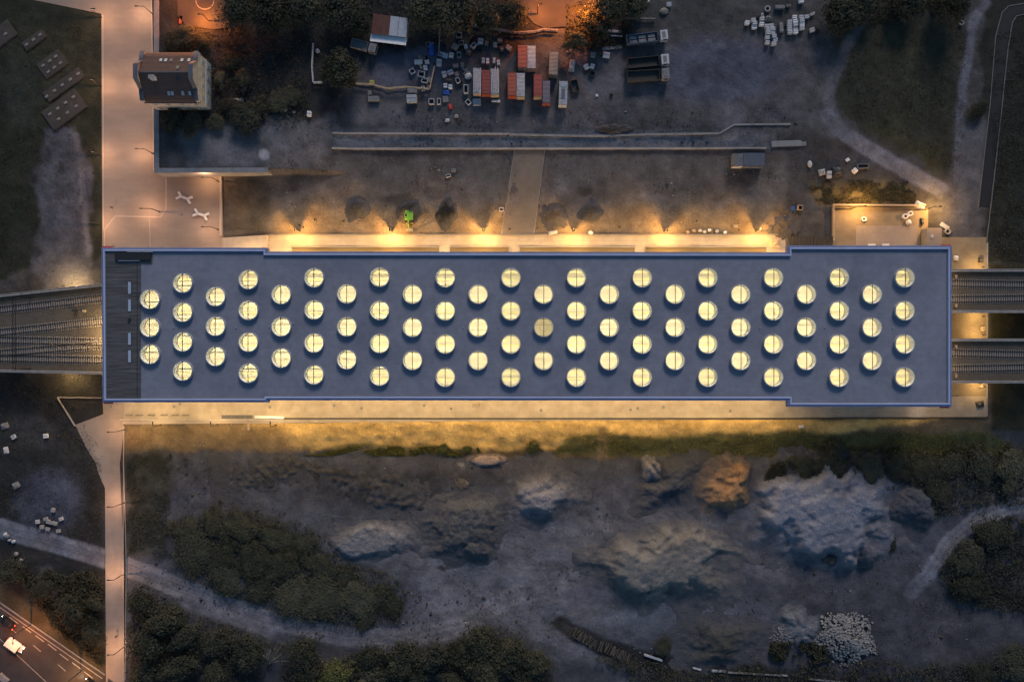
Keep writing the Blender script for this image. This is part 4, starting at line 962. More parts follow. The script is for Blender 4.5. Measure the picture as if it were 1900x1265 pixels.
def shed():
    zg = P(720, 60)[2]; zt = zg + 3.6
    pt = [Vector(Pz(u, v, zt)) for u, v in ((692.6, 25), (757, 34), (754, 69), (688, 62))]; fr = [Vector(Pz(u, v, zt - 0.5)) for u, v in ((688, 62), (754, 69), (753, 84), (686, 76))]
    c = sum(pt, Vector()) / 4; t = thing('shed', 'yard shed with half brown, half pale roof and white front canopy', 'shed', (c.x, c.y, zg - 0.1))
    L = lambda p: (p.x - c.x, p.y - c.y)
    q = [L(p) for p in pt]
    MB().prism([(x * 0.96, y * 0.96) for x, y in q], 0, 3.4).build('wall', 'greybox', t)
    def lerp(a, b, k): return (a[0] + (b[0] - a[0]) * k, a[1] + (b[1] - a[1]) * k)
    for k0, k1, m in ((0, 0.17, 'rust'), (0.17, 0.34, 'rust'), (0.34, 0.5, 'rust'), (0.5, 0.75, 'sheet'), (0.75, 1.0, 'sheet')):
        MB().prism([lerp(q[0], q[1], k0 + .006), lerp(q[0], q[1], k1 - .006), lerp(q[3], q[2], k1 - .006), lerp(q[3], q[2], k0 + .006)], 3.5, 3.62).build('roof_sheet', m, t)
    f = [L(p) for p in fr]; MB().prism(f, [2.95, 2.95, 2.7, 2.7], [3.05, 3.05, 2.8, 2.8]).build('canopy', 'white', t)
    for k in (0.02, 0.34, 0.66, 0.98):
        a = lerp(f[3], f[2], k); MB().box((a[0], a[1] + 0.15, 1.35), (0.12, 0.12, 2.7)).build('post', 'timber', t)
shed()
def truck(label, u, v, ang, L, mcab, mbed, cargo=None, group='trucks in the works yard', w=2.5):
    x, y, z = P(u, v); t = thing('truck', label, 'truck', (x, y, z), ang, group)
    cl = 2.1
    MB().box((0, 0, 0.85), (L, 0.9, 0.3)).build('chassis', 'truckdark', t)
    cb = MB().add([], []); cx = L / 2 - cl / 2
    cab = MB().box((cx, 0, 1.75), (cl, w, 1.9), 0, 0.94).build('cab', mcab, t)
    MB().box((L / 2 - 0.03, 0, 2.05), (0.06, w * 0.84, 0.75)).build('windscreen', 'windark', cab)
    for s in (-1, 1): MB().box((cx + 0.2, s * (w / 2 - 0.02), 2.05), (0.9, 0.06, 0.6)).build('side_window', 'windark', cab)
    MB().box((cx - 0.1, 0, 2.74), (0.9, w * 0.6, 0.10)).build('roof_hatch', 'greybox', cab)
    bl = L - cl - 0.5; bx = -L / 2 + bl / 2
    bed = MB().box((bx, 0, 1.15), (bl, w, 0.25)).build('bed', mbed, t)
    for s in (-1, 1): MB().box((bx, s * (w / 2 - 0.06), 1.65), (bl, 0.12, 0.95)).build('side_board', mbed, bed)
    for e in (-bl / 2 + 0.06, bl / 2 - 0.06): MB().box((bx + e, 0, 1.65), (0.12, w - 0.26, 0.95)).build('end_board', mbed, bed)
    if cargo == 'slabs':
        for i in range(3):
            for j in range(2): 
                o = MB().box((bx + bl * (-.3 + .3 * i), (j - .5) * 1.1, 1.5), (bl * 0.22, 0.8, 0.5)).build('cargo_block', 'greybox', t)
    wm = MB().cyl((0, 0, 0), 0.5, 0.35, 12, axis='y').mesh('wheel', 'tyre')
    for wx in (L / 2 - 1.1, -L / 2 + 1.2, -L / 2 + 2.5):
        for s in (-1, 1): link('wheel', wm, t, (wx, s * (w / 2 - 0.22), 0.5))
    return t
truck('flatbed truck with a white cab, upper of the parallel pair', 1200, 120, 0.10, 11.2, 'offwhite', 'truckdark', w=2.7)
truck('dump truck with a brown cab, lower of the parallel pair', 1200, 145, 0.06, 11.4, 'greybox', 'timber', w=2.9)
truck('truck loaded with grey blocks below the timber piles', 1198, 76, 0.12, 11.2, 'offwhite', 'cblue', 'slabs', w=2.6)
truck('small dark truck parked left of the yard shed', 678, 91, -0.28, 7.2, 'greybox', 'greybox', w=2.5)
# ------------------------------------------------------------------ crates and yard clutter
def crate(label, u, v, su, sv, h, m, rz=0.0, group=None, name='crate', cat='crate', lid=None, kind='crate'):
    x, y, z = P(u, v); w, d = M(su), M(sv); t = thing(name, label, cat, (x, y, z - 0.08), rz, group); h += 0.08
    if kind == 'crate':       # wrapped block on a pallet
        MB().box((0, 0, h / 2 + 0.12), (w * 0.96, d * 0.96, h - 0.2), 0, 0.97).build('load', m, t)
        MB().box((0, 0, 0.07), (w, d, 0.12)).build('pallet', 'timber', t)
        MB().box((0, 0, h + 0.03), (w * 0.86, d * 0.14, 0.03)).build('strap', lid or 'greybox', t)
    elif kind == 'open':      # open-topped skip or frame
        for s in (-1, 1):
            MB().box((s * (w / 2 - 0.06), 0, h / 2), (0.12, d, h)).build('side', m, t); MB().box((0, s * (d / 2 - 0.06), h / 2), (w - 0.26, 0.12, h)).build('end', m, t)
        MB().box((0, 0, 0.1), (w - 0.26, d - 0.26, 0.12)).build('bottom', lid or 'darkmetal', t)
    elif kind == 'stack':     # stacked boards or sheets
        k = max(2, int(h / 0.22))
        for i in range(k): MB().box((rnd.uniform(-.06, .06), rnd.uniform(-.06, .06), 0.1 + i * 0.2), (w * rnd.uniform(.9, 1), d * rnd.uniform(.9, 1), 0.16), rnd.uniform(-.05, .05)).build('sheet', m if i % 2 or not lid else lid, t)
    elif kind == 'tarp':      # lumpy covered pile
        n = 9; vs = []; fs = []
        for j in range(n):
            for i in range(n):
                a, b = (i / (n - 1) - .5), (j / (n - 1) - .5); q = max(abs(a), abs(b)) * 2
                vs.append((a * w * (1 + .08 * rnd.random()), b * d * (1 + .08 * rnd.random()), (0 if q > .99 else h * (1 - q ** 3) * (0.75 + 0.4 * rnd.random()) + 0.1)))
        for j in range(n - 1):
            for i in range(n - 1): fs.append((j * n + i, j * n + i + 1, (j + 1) * n + i + 1, (j + 1) * n + i))
        MB().add(vs, fs).build('cover', m, t)
    elif kind == 'ring':      # concrete ring or tyre
        MB().ring((0, 0, 0), w / 2, w / 3.4, h, 18).build('ring', m, t)
        MB().cyl((0, 0, 0.1), w / 3.5, 0.06, 14).build('inner_floor', 'darkmetal', t)
    elif kind == 'pipes':     # bundle of pipes or poles
        k = max(3, int(d / 0.22))
        for i in range(k): MB().tube([(-w / 2 * rnd.uniform(.85, 1.1), -d / 2 + (i + .5) * d / k, 0.12 + (i % 2) * .1), (w / 2 * rnd.uniform(.85, 1.1), -d / 2 + (i + .5) * d / k + rnd.uniform(-.08, .08), 0.12 + (i % 2) * .1)], 0.09, 6).build('pipe', m, t)
        for s in (-.3, .3): MB().box((s * w, 0, 0.06), (0.15, d, 0.1)).build('bearer', 'timber', t)
    elif kind == 'drum':      # cluster of drums
        for i in range(3): MB().cyl((rnd.uniform(-.3, .3) * w, (i - 1) * d * .33, h / 2), 0.3, h, 12).build('drum', m, t)
    elif kind == 'bag':       # slumped bulk bag
        n = 10; vs = [(0, 0, h)]; fs = []
        for r_, zz in ((0.55, 0.95), (0.9, 0.7), (1.0, 0.3), (0.92, 0.0)):
            for i in range(n):
                a = 2 * math.pi * i / n; k = r_ * (0.85 + 0.3 * rnd.random()); vs.append((w / 2 * k * math.cos(a), d / 2 * k * math.sin(a), h * zz))
        for i in range(n): fs.append((0, 1 + i, 1 + (i + 1) % n))
        for q in range(3):
            for i in range(n): fs.append((1 + q * n + i, 1 + q * n + (i + 1) % n, 1 + (q + 1) * n + (i + 1) % n, 1 + (q + 1) * n + i))
        MB().add(vs, fs).build('sack', m, t)
        MB().tube([(0, 0, h - 0.05), (0.1, 0.05, h + 0.12)], 0.06, 6).build('tie', m, t)
    return t
gw = 'white wrapped pallets in the northeast yard'
Z4 = [(393, 132), (425, 118), (432, 135), (432, 155), (472, 112), (470, 140), (498, 150), (523, 147), (505, 170), (530, 166), (505, 188), (530, 185), (502, 212), (538, 204), (545, 222), (502, 238), (535, 245)]
Z4b = [(622, 125), (650, 100), (622, 145), (652, 122), (685, 100), (715, 98), (622, 165), (652, 142), (688, 120), (625, 182), (653, 160), (690, 140), (655, 180), (688, 160)]
for i, (a, b) in enumerate(Z4): crate('white wrapped pallet in the western cluster of white pallets', 1250 + a / 2.921, b / 2.921, 8.2, 6.2, 0.9 + 0.4 * rnd.random(), rnd.choice(['white', 'offwhite', 'offwhite']), rnd.uniform(-.15, .15), gw + ', west', name='pallet', cat='pallet')
for i, (a, b) in enumerate(Z4b): crate('white wrapped pallet in the eastern block of white pallets', 1250 + a / 2.921, b / 2.921, 8.6, 6.2, 0.9 + 0.4 * rnd.random(), rnd.choice(['white', 'offwhite', 'offwhite']), rnd.uniform(-.1, .2), gw + ', east', name='pallet', cat='pallet')
crate('white pallet standing alone east of the pallet blocks', 1505, 58, 8, 7, 1.0, 'offwhite', 0.3, name='pallet', cat='pallet')
crate('white pallet at the top edge above the pallet blocks', 1484.5, 4, 9, 8, 1.0, 'white', 0.1, name='pallet', cat='pallet')
crate('long grey box above the white pallets', 1445, 16, 18, 6, 1.0, 'greybox', 0, name='crate')
crate('grey-beige pile left of the white pallet column', 1425, 36, 15, 10, 1.0, 'cbeige', 0.1, kind='tarp', name='covered_pile', cat='pile')
crate('narrow grey crate between the two pallet blocks', 1447.5, 53, 7, 18, 1.0, 'greybox', 0.1)
crate('concrete ring above the white pallets', 1423, 18, 11, 11, 0.6, 'concpale', kind='ring', name='concrete_ring', cat='ring')
crate('concrete ring alone in the eastern field', 1782, 44, 9, 9, 0.6, 'concrete', kind='ring', name='concrete_ring', cat='ring')
for lab, u, v, su, sv, h, m, rz, k in (
    ('bright blue tank beside the shed', 801, 92, 9, 24, 1.4, 'blue', 0.0, 'tarp'), ('pale metal sheet stack below the blue tank', 822, 103, 19, 9, 0.7, 'sheet', -0.3, 'stack'),
    ('row of pale pallets in the fenced corner', 777, 117, 15, 8, 0.8, 'offwhite', 0.05, 'stack'), ('white chair-like scrap beside the pallets', 765.5, 134, 9, 9, 0.8, 'offwhite', 0.5, 'open'),
    ('grey-green crate south of the pale sheets', 815, 119, 9, 13, 1.2, 'sheet', -0.1, 'crate'), ('mottled grey crate below the plank fence', 765, 186, 19, 14, 1.6, 'cwhite', 0.02, 'crate'),
    ('grey crate touching the plank fence', 766, 171, 18, 8, 1.2, 'greybox', 0.0, 'crate'), ('open white frame left of the blue tarp', 801, 190, 10, 10, 0.8, 'offwhite', 0.0, 'open'),
    ('small open white frame under the blue tarp', 815, 190, 6, 11, 0.8, 'offwhite', 0.0, 'open'), ('blue tarp over a small pile', 828, 173, 14, 10, 1.0, 'blue', 0.0, 'tarp'),
    ('left of two white boxes above the blue tarp', 827, 161, 7, 8, 0.9, 'white', 0.05, 'crate'), ('right of two white boxes above the blue tarp', 836, 163, 7, 8, 0.9, 'white', 0.0, 'crate'),
    ('grey stack under the blue tarp', 827, 185, 10, 11, 0.9, 'greybox', 0.0, 'stack'), ('small red bin at the yard edge', 836, 199, 6, 8, 0.8, 'red', 0.3, 'crate'),
    ('tall pale box west of the piped containers', 865, 168, 8, 15, 1.3, 'offwhite', 0.0, 'open'), ('yellow box by the plank fence', 690.5, 155, 8, 8, 0.8, 'yellow', 0.0, 'crate'),
    ('light blue barrel behind the leaning fence', 590, 96, 9, 8, 0.9, 'sheet', -0.4, 'bag'), ('long grey crate south of the plank fence', 694, 185, 21, 9, 1.0, 'greybox', 0.0, 'crate'),
    ('small grey crate above the long grey crate', 687, 174, 7, 8, 0.9, 'greybox', 0.0, 'crate'), ('violet-white box on the bare raised ground', 575, 213, 7, 10, 1.0, 'white', -0.1, 'crate'),
    ('white boulder near the dark bushes', 529, 204, 8, 8, 0.6, 'offwhite', 0.0, 'bag'), ('flat pale boulder beside the white boulder', 545, 208, 7, 7, 0.4, 'concpale', 0.0, 'bag'),
    ('pale boulder below the red bin', 847, 216, 8, 7, 0.5, 'concpale', 0.0, 'bag'), ('larger pale boulder on the yard gravel', 830, 224, 9, 7, 0.5, 'offwhite', 0.3, 'bag'),
    ('white box beside the long ledge fence', 925, 119, 6, 9, 1.1, 'cwhite', 0.1, 'crate'), ('first pale box above the piped containers', 897, 115, 6, 10, 1.1, 'cwhite', 0.0, 'crate'),
    ('second pale box above the piped containers', 905, 116, 6, 10, 1.1, 'offwhite', 0.05, 'crate'), ('third pale box above the piped containers', 917, 115, 5, 10, 1.1, 'cwhite', -0.05, 'crate'),
    ('pale heap of sacks west of the containers', 869, 143, 13, 12, 1.0, 'offwhite', 0.2, 'bag'), ('open pale cart southwest of the containers', 869, 191, 8, 9, 0.7, 'offwhite', 0.7, 'open'),
    ('pale flat trailer south of the containers', 885, 191, 15, 12, 0.9, 'cwhite', 0.05, 'stack'), ('thin white beam on the ground south of the red container', 920, 188, 16, 3.5, 0.5, 'white', 0.02, 'stack'),
    ('grey cube by the trees east of the beige container', 1100, 104, 9, 9, 0.9, 'greybox', -0.1, 'crate'), ('pale flat box beside the concrete tyre', 1124.5, 104, 13, 10, 0.8, 'offwhite', -0.15, 'crate'),
    ('left of two white cubes east of the caravan', 1087.5, 126, 9, 9, 0.9, 'offwhite', 0.5, 'crate'), ('right of two white cubes east of the caravan', 1098.5, 125.5, 8, 9, 0.9, 'offwhite', -0.3, 'crate'),
    ('black open skip below the white cubes', 1098, 139, 10, 9, 0.9, 'darkmetal', -0.5, 'open'), ('white scrap heap east of the beige container', 1061.5, 123, 11, 24, 1.0, 'cwhite', -0.15, 'tarp'),
    ('dark trailer of scrap right of the caravan', 1066, 162, 13, 22, 1.1, 'darkmetal', 0.2, 'open'), ('tiny white box on the open yard', 1107, 178, 5, 4, 0.5, 'white', 0.1, 'crate'),
    ('white pipe bundle left end under the trees', 1138, 59, 29, 4.5, 0.5, 'offwhite', 0.0, 'stack'), ('thin white pole below the pipe bundle', 1142, 68, 26, 2.2, 0.3, 'white', -0.07, 'stack'),
    ('pale timber bundle beside the loaded truck', 1136, 89, 37, 5, 0.5, 'offwhite', 0.10, 'stack'), ('large beige coil at the top of the yard', 1232, 22, 17, 12, 0.8, 'cbeige', 0.2, 'bag'),
    ('pale tapered tank at the top edge', 1198, 9, 9, 20, 1.2, 'offwhite', -0.5, 'bag'), ('pale box beside the beige coil', 1240, 11, 9, 7, 1.0, 'sheet', 0.0, 'crate'),
    ('white hose reel heap in the eastern yard', 1502, 305, 8, 13, 0.6, 'offwhite', 0.2, 'bag'), ('white sheet lying near the dirt road', 1572, 297, 7, 6, 0.4, 'white', 0.6, 'stack'),
    ('blue-white heap in the eastern yard', 1525, 320, 12, 11, 0.8, 'sheet', 0.2, 'tarp'), ('pair of pale blocks in the eastern yard', 1537, 325, 8, 14, 0.8, 'offwhite', 0.0, 'crate'),
    ('black rubbish pile in the eastern yard', 1552, 319, 20, 18, 0.9, 'darkmetal', 0.0, 'tarp'), ('pale frame of planks in the eastern yard', 1600, 309, 20, 8, 0.5, 'greybox', 0.05, 'open'),
    ('white crumpled sheet by the plank frame', 1586, 317, 10, 9, 0.5, 'white', 0.7, 'tarp'), ('small white-lidded bin with a dark mouth', 1483, 386, 9, 9, 0.9, 'tan', 0.0, 'open'),
    ('small blue scrap beside the open bin', 1472, 387, 6, 9, 0.5, 'blue', 0.0, 'tarp'), ('pale slab platform east of the long ledges', 1463, 267, 64, 11, 0.5, 'concrete', 0.0, 'stack'),
    ('white marker block left of the cross path', 930.5, 389, 7.5, 7.5, 0.4, 'white', 0.0, 'open'), ('grey pump beside a hose on the dark dirt', 842, 317, 8, 7, 0.7, 'greybox', 0.0, 'crate'),
    ('white pump tub below the grey pump', 832, 327, 9, 5, 0.6, 'offwhite', 0.3, 'open'), ('white bag on the pavement edge east of the cross path', 1096, 432, 9, 8, 0.8, 'white', 0.0, 'bag'),
    ('pale rubble bag beside the fourth post lamp', 1026, 432, 17, 7, 0.6, 'offwhite', 0.2, 'tarp'), ('tan box on the dirt yard edge', 1364, 420, 9, 5, 0.5, 'tan', 0.0, 'crate'),
    ('big cream rubble heap at the pavement end', 1437, 452, 20, 16, 1.2, 'tan', 0.0, 'tarp'), ('white ring lying in the sunken court', 1602, 407, 9, 8, 0.5, 'white', 0.0, 'ring'),
    ('crumpled white bags at the court corner', 1706, 381, 20, 12, 0.9, 'white', -0.4, 'tarp'), ('left white sack in the sunken court', 1678, 402, 10, 9, 0.8, 'white', 0.0, 'ring'),
    ('middle white sack in the sunken court', 1687, 397, 9, 9, 0.8, 'white', 0.3, 'ring'), ('lowest white sack in the sunken court', 1685, 413, 10, 10, 0.8, 'white', 0.0, 'bag'),
    ('black bench-like box in the sunken court', 1710, 411, 4, 13, 0.6, 'darkmetal', 0.0, 'crate'), ('white plank scraps east of the court', 1752, 420, 18, 8, 0.4, 'offwhite', -0.6, 'stack'),
    ('pale round stump by the eastern kiosk', 1757, 430, 11, 11, 0.5, 'concpale', 0.0, 'ring'), ('left white bench at the court by the station', 1617, 454.5, 14, 4, 0.5, 'white', 0.0, 'stack'),
    ('right white bench at the court by the station', 1643, 454.5, 14, 4, 0.5, 'white', 0.0, 'stack'), ('cream box in the gap between the eastern bridges', 1821.5, 610, 9, 8, 0.6, 'tan', 0.1, 'crate'),
    ('cream box south of the eastern bridges', 1820, 716, 9, 7, 0.6, 'tan', 0.2, 'tarp'), ('dark rubber heap at the southeast pavement corner', 1818, 750, 16, 12, 0.5, 'darkmetal', 0.2, 'tarp'),
    ('tan cabinet north of the eastern bridges', 1818, 483, 7, 9, 0.8, 'timber', 0.0, 'crate'), ('small white heap by the station northeast corner', 1773, 479, 9, 9, 0.5, 'white', 0.0, 'tarp'),
    ('yellowish box on the south pavement middle', 883, 751, 12, 8, 0.6, 'tan', 0.0, 'crate'), ('white pieces on the sand bank east', 1486, 791, 9, 5, 0.4, 'white', 0.1, 'crate'),
    ('white box alone in the western grass', 87, 808, 8, 8, 0.7, 'white', 0.1, 'crate'), ('pale block near the western waste heap', 27, 810, 8, 8, 0.6, 'offwhite', 0.5, 'crate'),
    ('pale bundle on the dark slope in the far west', 10, 790, 16, 12, 0.7, 'greybox', 0.3, 'tarp'), ('white scrap at the far west of the dark slope', 12, 835, 10, 14, 0.5, 'offwhite', 0.2, 'tarp'),
    ('pale scrap on the dark slope above the white blocks', 30, 900, 14, 12, 0.5, 'greybox', 0.4, 'tarp')):
    kn = {'crate': ('crate', 'crate'), 'open': ('open_bin', 'bin'), 'stack': ('board_stack', 'stack'), 'tarp': ('covered_pile', 'pile'), 'ring': ('concrete_ring', 'ring'), 'bag': ('bulk_bag', 'bag')}[k]
    nm = kn[0]
    for key, val in (('boulder', 'boulder'), ('bench', 'bench'), ('beam', 'beam'), ('tank', 'tank'), ('coil', 'coil'), ('bin ', 'bin'), ('box', 'crate')):
        if key in lab and not (key == 'bench' and 'bench-like' in lab): nm = val; kn = (val, val if val != 'crate' else 'box')
    crate(lab, u, v, su, sv, h, m, rz, None, nm, kn[1], None, k)
# smaller junk boxes: two clusters nobody labels singly
for u, v in ((852, 68), (856, 81), (865, 90), (879, 88), (892, 79), (903, 82), (919, 85), (928, 79), (931.5, 93), (944, 92), (870, 100), (852, 104), (846, 125), (848, 140), (858, 122), (790, 128), (793, 118), (797, 150), (789, 152), (838, 105), (845, 90), (850, 152), (833, 150), (836, 136), (825, 140), (783, 141)):
    crate('grey junk box in the crowded yard between shed and containers', u, v, 6 + 6 * rnd.random(), 6 + 5 * rnd.random(), 0.5 + rnd.random(), rnd.choice(['greybox', 'offwhite', 'cwhite', 'cbeige', 'timber', 'sheet', 'greybox']), rnd.uniform(-.6, .6), 'junk boxes in the yard', 'junk_box', 'box', None, rnd.choice(['crate', 'crate', 'open', 'stack']))
for a, b in ((330, 215), (285, 268), (300, 285), (322, 292), (343, 297), (378, 268), (235, 285), (263, 318), (297, 330), (362, 342)):
    crate('pale stone block dumped on the western slope above the track', a / 3.286, 880 + b / 3.286, 7 + 2 * rnd.random(), 5.5 + 2 * rnd.random(), 0.6, rnd.choice(['offwhite', 'concpale']), rnd.uniform(-.5, .5), 'stone blocks on the western slope', 'stone_block', 'block', 'concpale', 'crate')
for a, b in ((45, 375), (60, 400), (85, 408), (35, 365), (100, 485), (120, 545), (100, 570), (65, 640), (145, 635), (130, 520)):
    crate('pale rubble block scattered beside the far western track', a / 3.286, 880 + b / 3.286, 6 + 4 * rnd.random(), 5 + 4 * rnd.random(), 0.5, rnd.choice(['offwhite', 'concpale', 'greybox']), rnd.uniform(-.6, .6), 'rubble blocks beside the western track', 'rubble_block', 'block', 'concpale', 'bag')
for u, v in ((1276, 431), (1288, 428), (1299, 428), (1307, 430), (1316, 427), (1330, 429), (1345, 431)):
    crate('small pale bundle in the row on the north pavement edge', u, v, 7, 6, 0.6, rnd.choice(['offwhite', 'white', 'tan']), rnd.uniform(-.4, .4), 'bundles on the north pavement edge', 'bundle', 'bundle', None, 'bag')
for i in range(34):
    u, v = rnd.choice([(rnd.uniform(760, 960), rnd.uniform(70, 120)), (rnd.uniform(775, 870), rnd.uniform(100, 200)), (rnd.uniform(1040, 1160), rnd.uniform(95, 185)), (rnd.uniform(1395, 1520), rnd.uniform(8, 75))])
    k = rnd.choice(['pipes', 'pipes', 'drum', 'tarp', 'stack', 'ring', 'open']); L = {'pipes': (9 + 14 * rnd.random(), 3 + 2 * rnd.random()), 'drum': (4, 7), 'ring': (6, 6)}.get(k, (5 + 6 * rnd.random(), 4 + 5 * rnd.random()))
    lab = {'pipes': 'bundle of loose pipes among the yard clutter', 'drum': 'cluster of drums among the yard clutter', 'tarp': 'small covered heap among the yard clutter', 'stack': 'small stack of boards among the yard clutter', 'ring': 'ring or tyre lying among the yard clutter', 'open': 'small open bin among the yard clutter'}[k]
    crate(lab, u, v, L[0], L[1], 0.4 + .6 * rnd.random(), rnd.choice(['greybox', 'offwhite', 'cbeige', 'timber', 'sheet', 'deadwood', 'darkmetal', 'rust', 'tyre']), rnd.uniform(-1.6, 1.6), lab, {'pipes': 'pipe_bundle', 'drum': 'drum_cluster', 'tarp': 'covered_pile', 'stack': 'board_stack', 'ring': 'tyre', 'open': 'open_bin'}[k], {'pipes': 'pipes', 'drum': 'drums', 'tarp': 'pile', 'stack': 'stack', 'ring': 'tyre', 'open': 'bin'}[k], None, k)
# plank fences
def fence(label, pts, hh, m):
    w = [Vector(P(u, v)) for u, v in pts]; o = w[0]; t = thing('plank_fence', label, 'fence', o)
    for a, b in zip(w[:-1], w[1:]):
        d = (b - a).length; k = max(1, int(d / 2.0)); rz = math.atan2(b.y - a.y, b.x - a.x)
        for i in range(k):
            p = a.lerp(b, (i + .5) / k) - o
            for q in range(2): MB().box((p.x, p.y, 0.35 + q * (hh - 0.5)), (d / k - 0.03, 0.09 + 0.2 * (q == 1), 0.32), rz).build('plank', m, t)
            p = a.lerp(b, i / k) - o; MB().box((p.x, p.y, hh / 2), (0.14, 0.14, hh), rz).build('post', 'timber', t)
fence('crooked tan plank fence south of the yard shed', [(656, 157), (693, 160), (720, 167), (754, 164), (798, 168), (807, 126)], 1.3, 'tan')
fence('pale thin fence at the west side of the big yard tree', [(583, 84), (581, 126), (583, 156), (600, 156)], 1.3, 'offwhite')
fence('thin pale fence behind the blue tank', [(815, 102), (817, 58)], 1.2, 'greybox')
fence('grey fence under the tree row by the orange street', [(855, 46), (960, 64), (995, 62), (1008, 58), (1035, 60)], 1.4, 'greybox')
fence('pale fence in the far top yard', [(1160, 37), (1215, 38)], 1.0, 'greybox')
# L-shaped pink wall at the very top
fence('pinkish railing above the retaining wall at the top', [(300, 2), (328, 5), (334, 0)], 1.2, 'tan')
crate('reddish plank lying under the railing', 336, 38, 5, 15, 0.3, 'corange', -0.15, None, 'board_stack', 'stack', None, 'stack')
crate('pinkish terrace deck at the top by the plaza wall', 306, 15, 30, 28, 0.3, 'rust', 0, None, 'board_stack', 'deck', None, 'stack')
crate('white car-sized tarp among bushes east of the house', 439, 187, 27, 7, 0.8, 'offwhite', 0.0, None, 'covered_pile', 'pile', None, 'tarp')
# round island with kerb on the orange street
x, y, z = P(1025, 6); t = thing('round_island', 'round kerbed planting island on the orange-lit street', 'island', (x, y, z))
MB().ring((0, 0, -0.2), M(27), M(25), 0.5, 36).build('kerb', 'concpale', t); MB().cyl((0, 0, 0.05), M(25), 0.3, 36).build('planting', 'leafB', t)
x, y, z = P(381, 2); t = thing('round_island', 'round kerbed ring on the street corner at the top left', 'island', (x, y, z))
MB().ring((0, 0, -0.2), M(17), M(15.5), 0.5, 30).build('kerb', 'concpale', t); MB().ring((0, 0, -0.2), M(11), M(10), 0.45, 30).build('inner_kerb', 'concrete', t)
struct(drape('street', [(960, -60), (960, 10), (990, 45), (1010, 54), (1060, 50), (1130, 45), (1190, 40), (1190, -60)], 'asphalt', 0.35, 3.0))
struct(drape('street', [(330, -60), (330, 30), (345, 48), (395, 56), (430, 52), (430, -60)], 'asphalt', 0.30, 3.0))

# ------------------------------------------------------------------ green excavator
def excavator():
    x, y, z = P(760, 403); t = thing('excavator', 'bright green compact excavator with its bucket toward the station', 'excavator', (x, y, z))
    for s in (-1, 1):
        tr = MB().xprism([(-1.5, .1), (-1.75, .4), (-1.5, .75), (1.5, .75), (1.75, .4), (1.5, .1)], s * 0.8 - .24, s * 0.8 + .24).build('track', 'tyre', t)
        for i in range(9): MB().box((s * 0.8, -1.4 + i * 0.35, 0.78), (0.5, 0.12, 0.06)).build('track_pad', 'darkmetal', tr)
    MB().box((0, 0.35, 0.8), (1.0, 1.0, 0.3)).build('turntable', 'darkmetal', t)
    bd = MB().prism([(-1.05, -.9), (1.05, -.9), (1.1, .9), (.9, 1.55), (-.9, 1.55), (-1.1, .9)], 0.95, 1.75).build('body', 'green', t)
    MB().box((0.45, 1.3, 1.8), (0.9, 0.3, 0.1)).build('engine_grille', 'darkmetal', bd)
    cab = MB().box((-0.62, 0.05, 2.2), (0.85, 1.5, 1.0), 0, 0.9).build('cab', 'green', t)
    MB().box((-0.62, -0.7, 2.25), (0.7, 0.1, 0.7)).build('windscreen', 'windark', cab); MB().box((-0.62, 0.05, 2.72), (0.5, 0.8, 0.04)).build('roof_window', 'windark', cab)
    bm_ = MB().add([], [])
    MB().tube([(0.05, -0.6, 1.5), (0.05, -1.4, 2.6), (0.05, -2.5, 2.9)], [0.2, 0.2, 0.15], 6).build('boom', 'green', t)
    MB().tube([(0.05, -2.4, 2.95), (0.05, -3.4, 1.3)], [0.15, 0.11], 6).build('stick', 'green', t)
    MB().tube([(0.05, -0.9, 1.4), (0.05, -1.9, 2.45)], 0.06, 6).build('cylinder', 'offwhite', t)
    MB().prism([(-0.9, -4.0), (1.0, -4.0), (0.9, -3.3), (-0.8, -3.3)], [0.1] * 4, [0.45, .45, 1.0, 1.0]).build('bucket', 'greybox', t)
    for s in (-1, 1): MB().box((s * 0.8, -1.85, 0.45), (0.25, 0.4, 0.15)).build('blade_arm', 'tan', t)
excavator()
# ------------------------------------------------------------------ white forked benches on the plaza
def xbench(label, u, v, rz):
    x, y, z = P(u, v); t = thing('forked_bench', label, 'bench', (x, y, 0.02), rz, 'forked benches on the plaza'); t.scale = (1.15, 1.15, 1.0)
    MB().box((0, 0, 0.42), (1.9, 0.55, 0.14)).build('seat', 'white', t)
    for s in (-1, 1):
        for a in (0.75, -0.75):
            c = (s * (0.75 + 0.55 * math.cos(a) + 0.15), 0.62 * math.sin(a) + 0.0, 0.42)
            MB().box((c[0], c[1], 0.424), (1.35, 0.5, 0.14), s * a).build('branch', 'white', t)
            MB().box((s * (0.95 + 0.95 * math.cos(a)), 0.95 * math.sin(a), 0.17), (0.4, 0.4, 0.34), s * a).build('leg', 'offwhite', t)
        MB().box((s * 0.4, 0, 0.17), (0.3, 0.4, 0.34)).build('leg', 'offwhite', t)
xbench('northern of two white forked benches on the plaza', 343, 367.5, -0.35)
xbench('southern of two white forked benches on the plaza', 374, 398.5, -0.30)
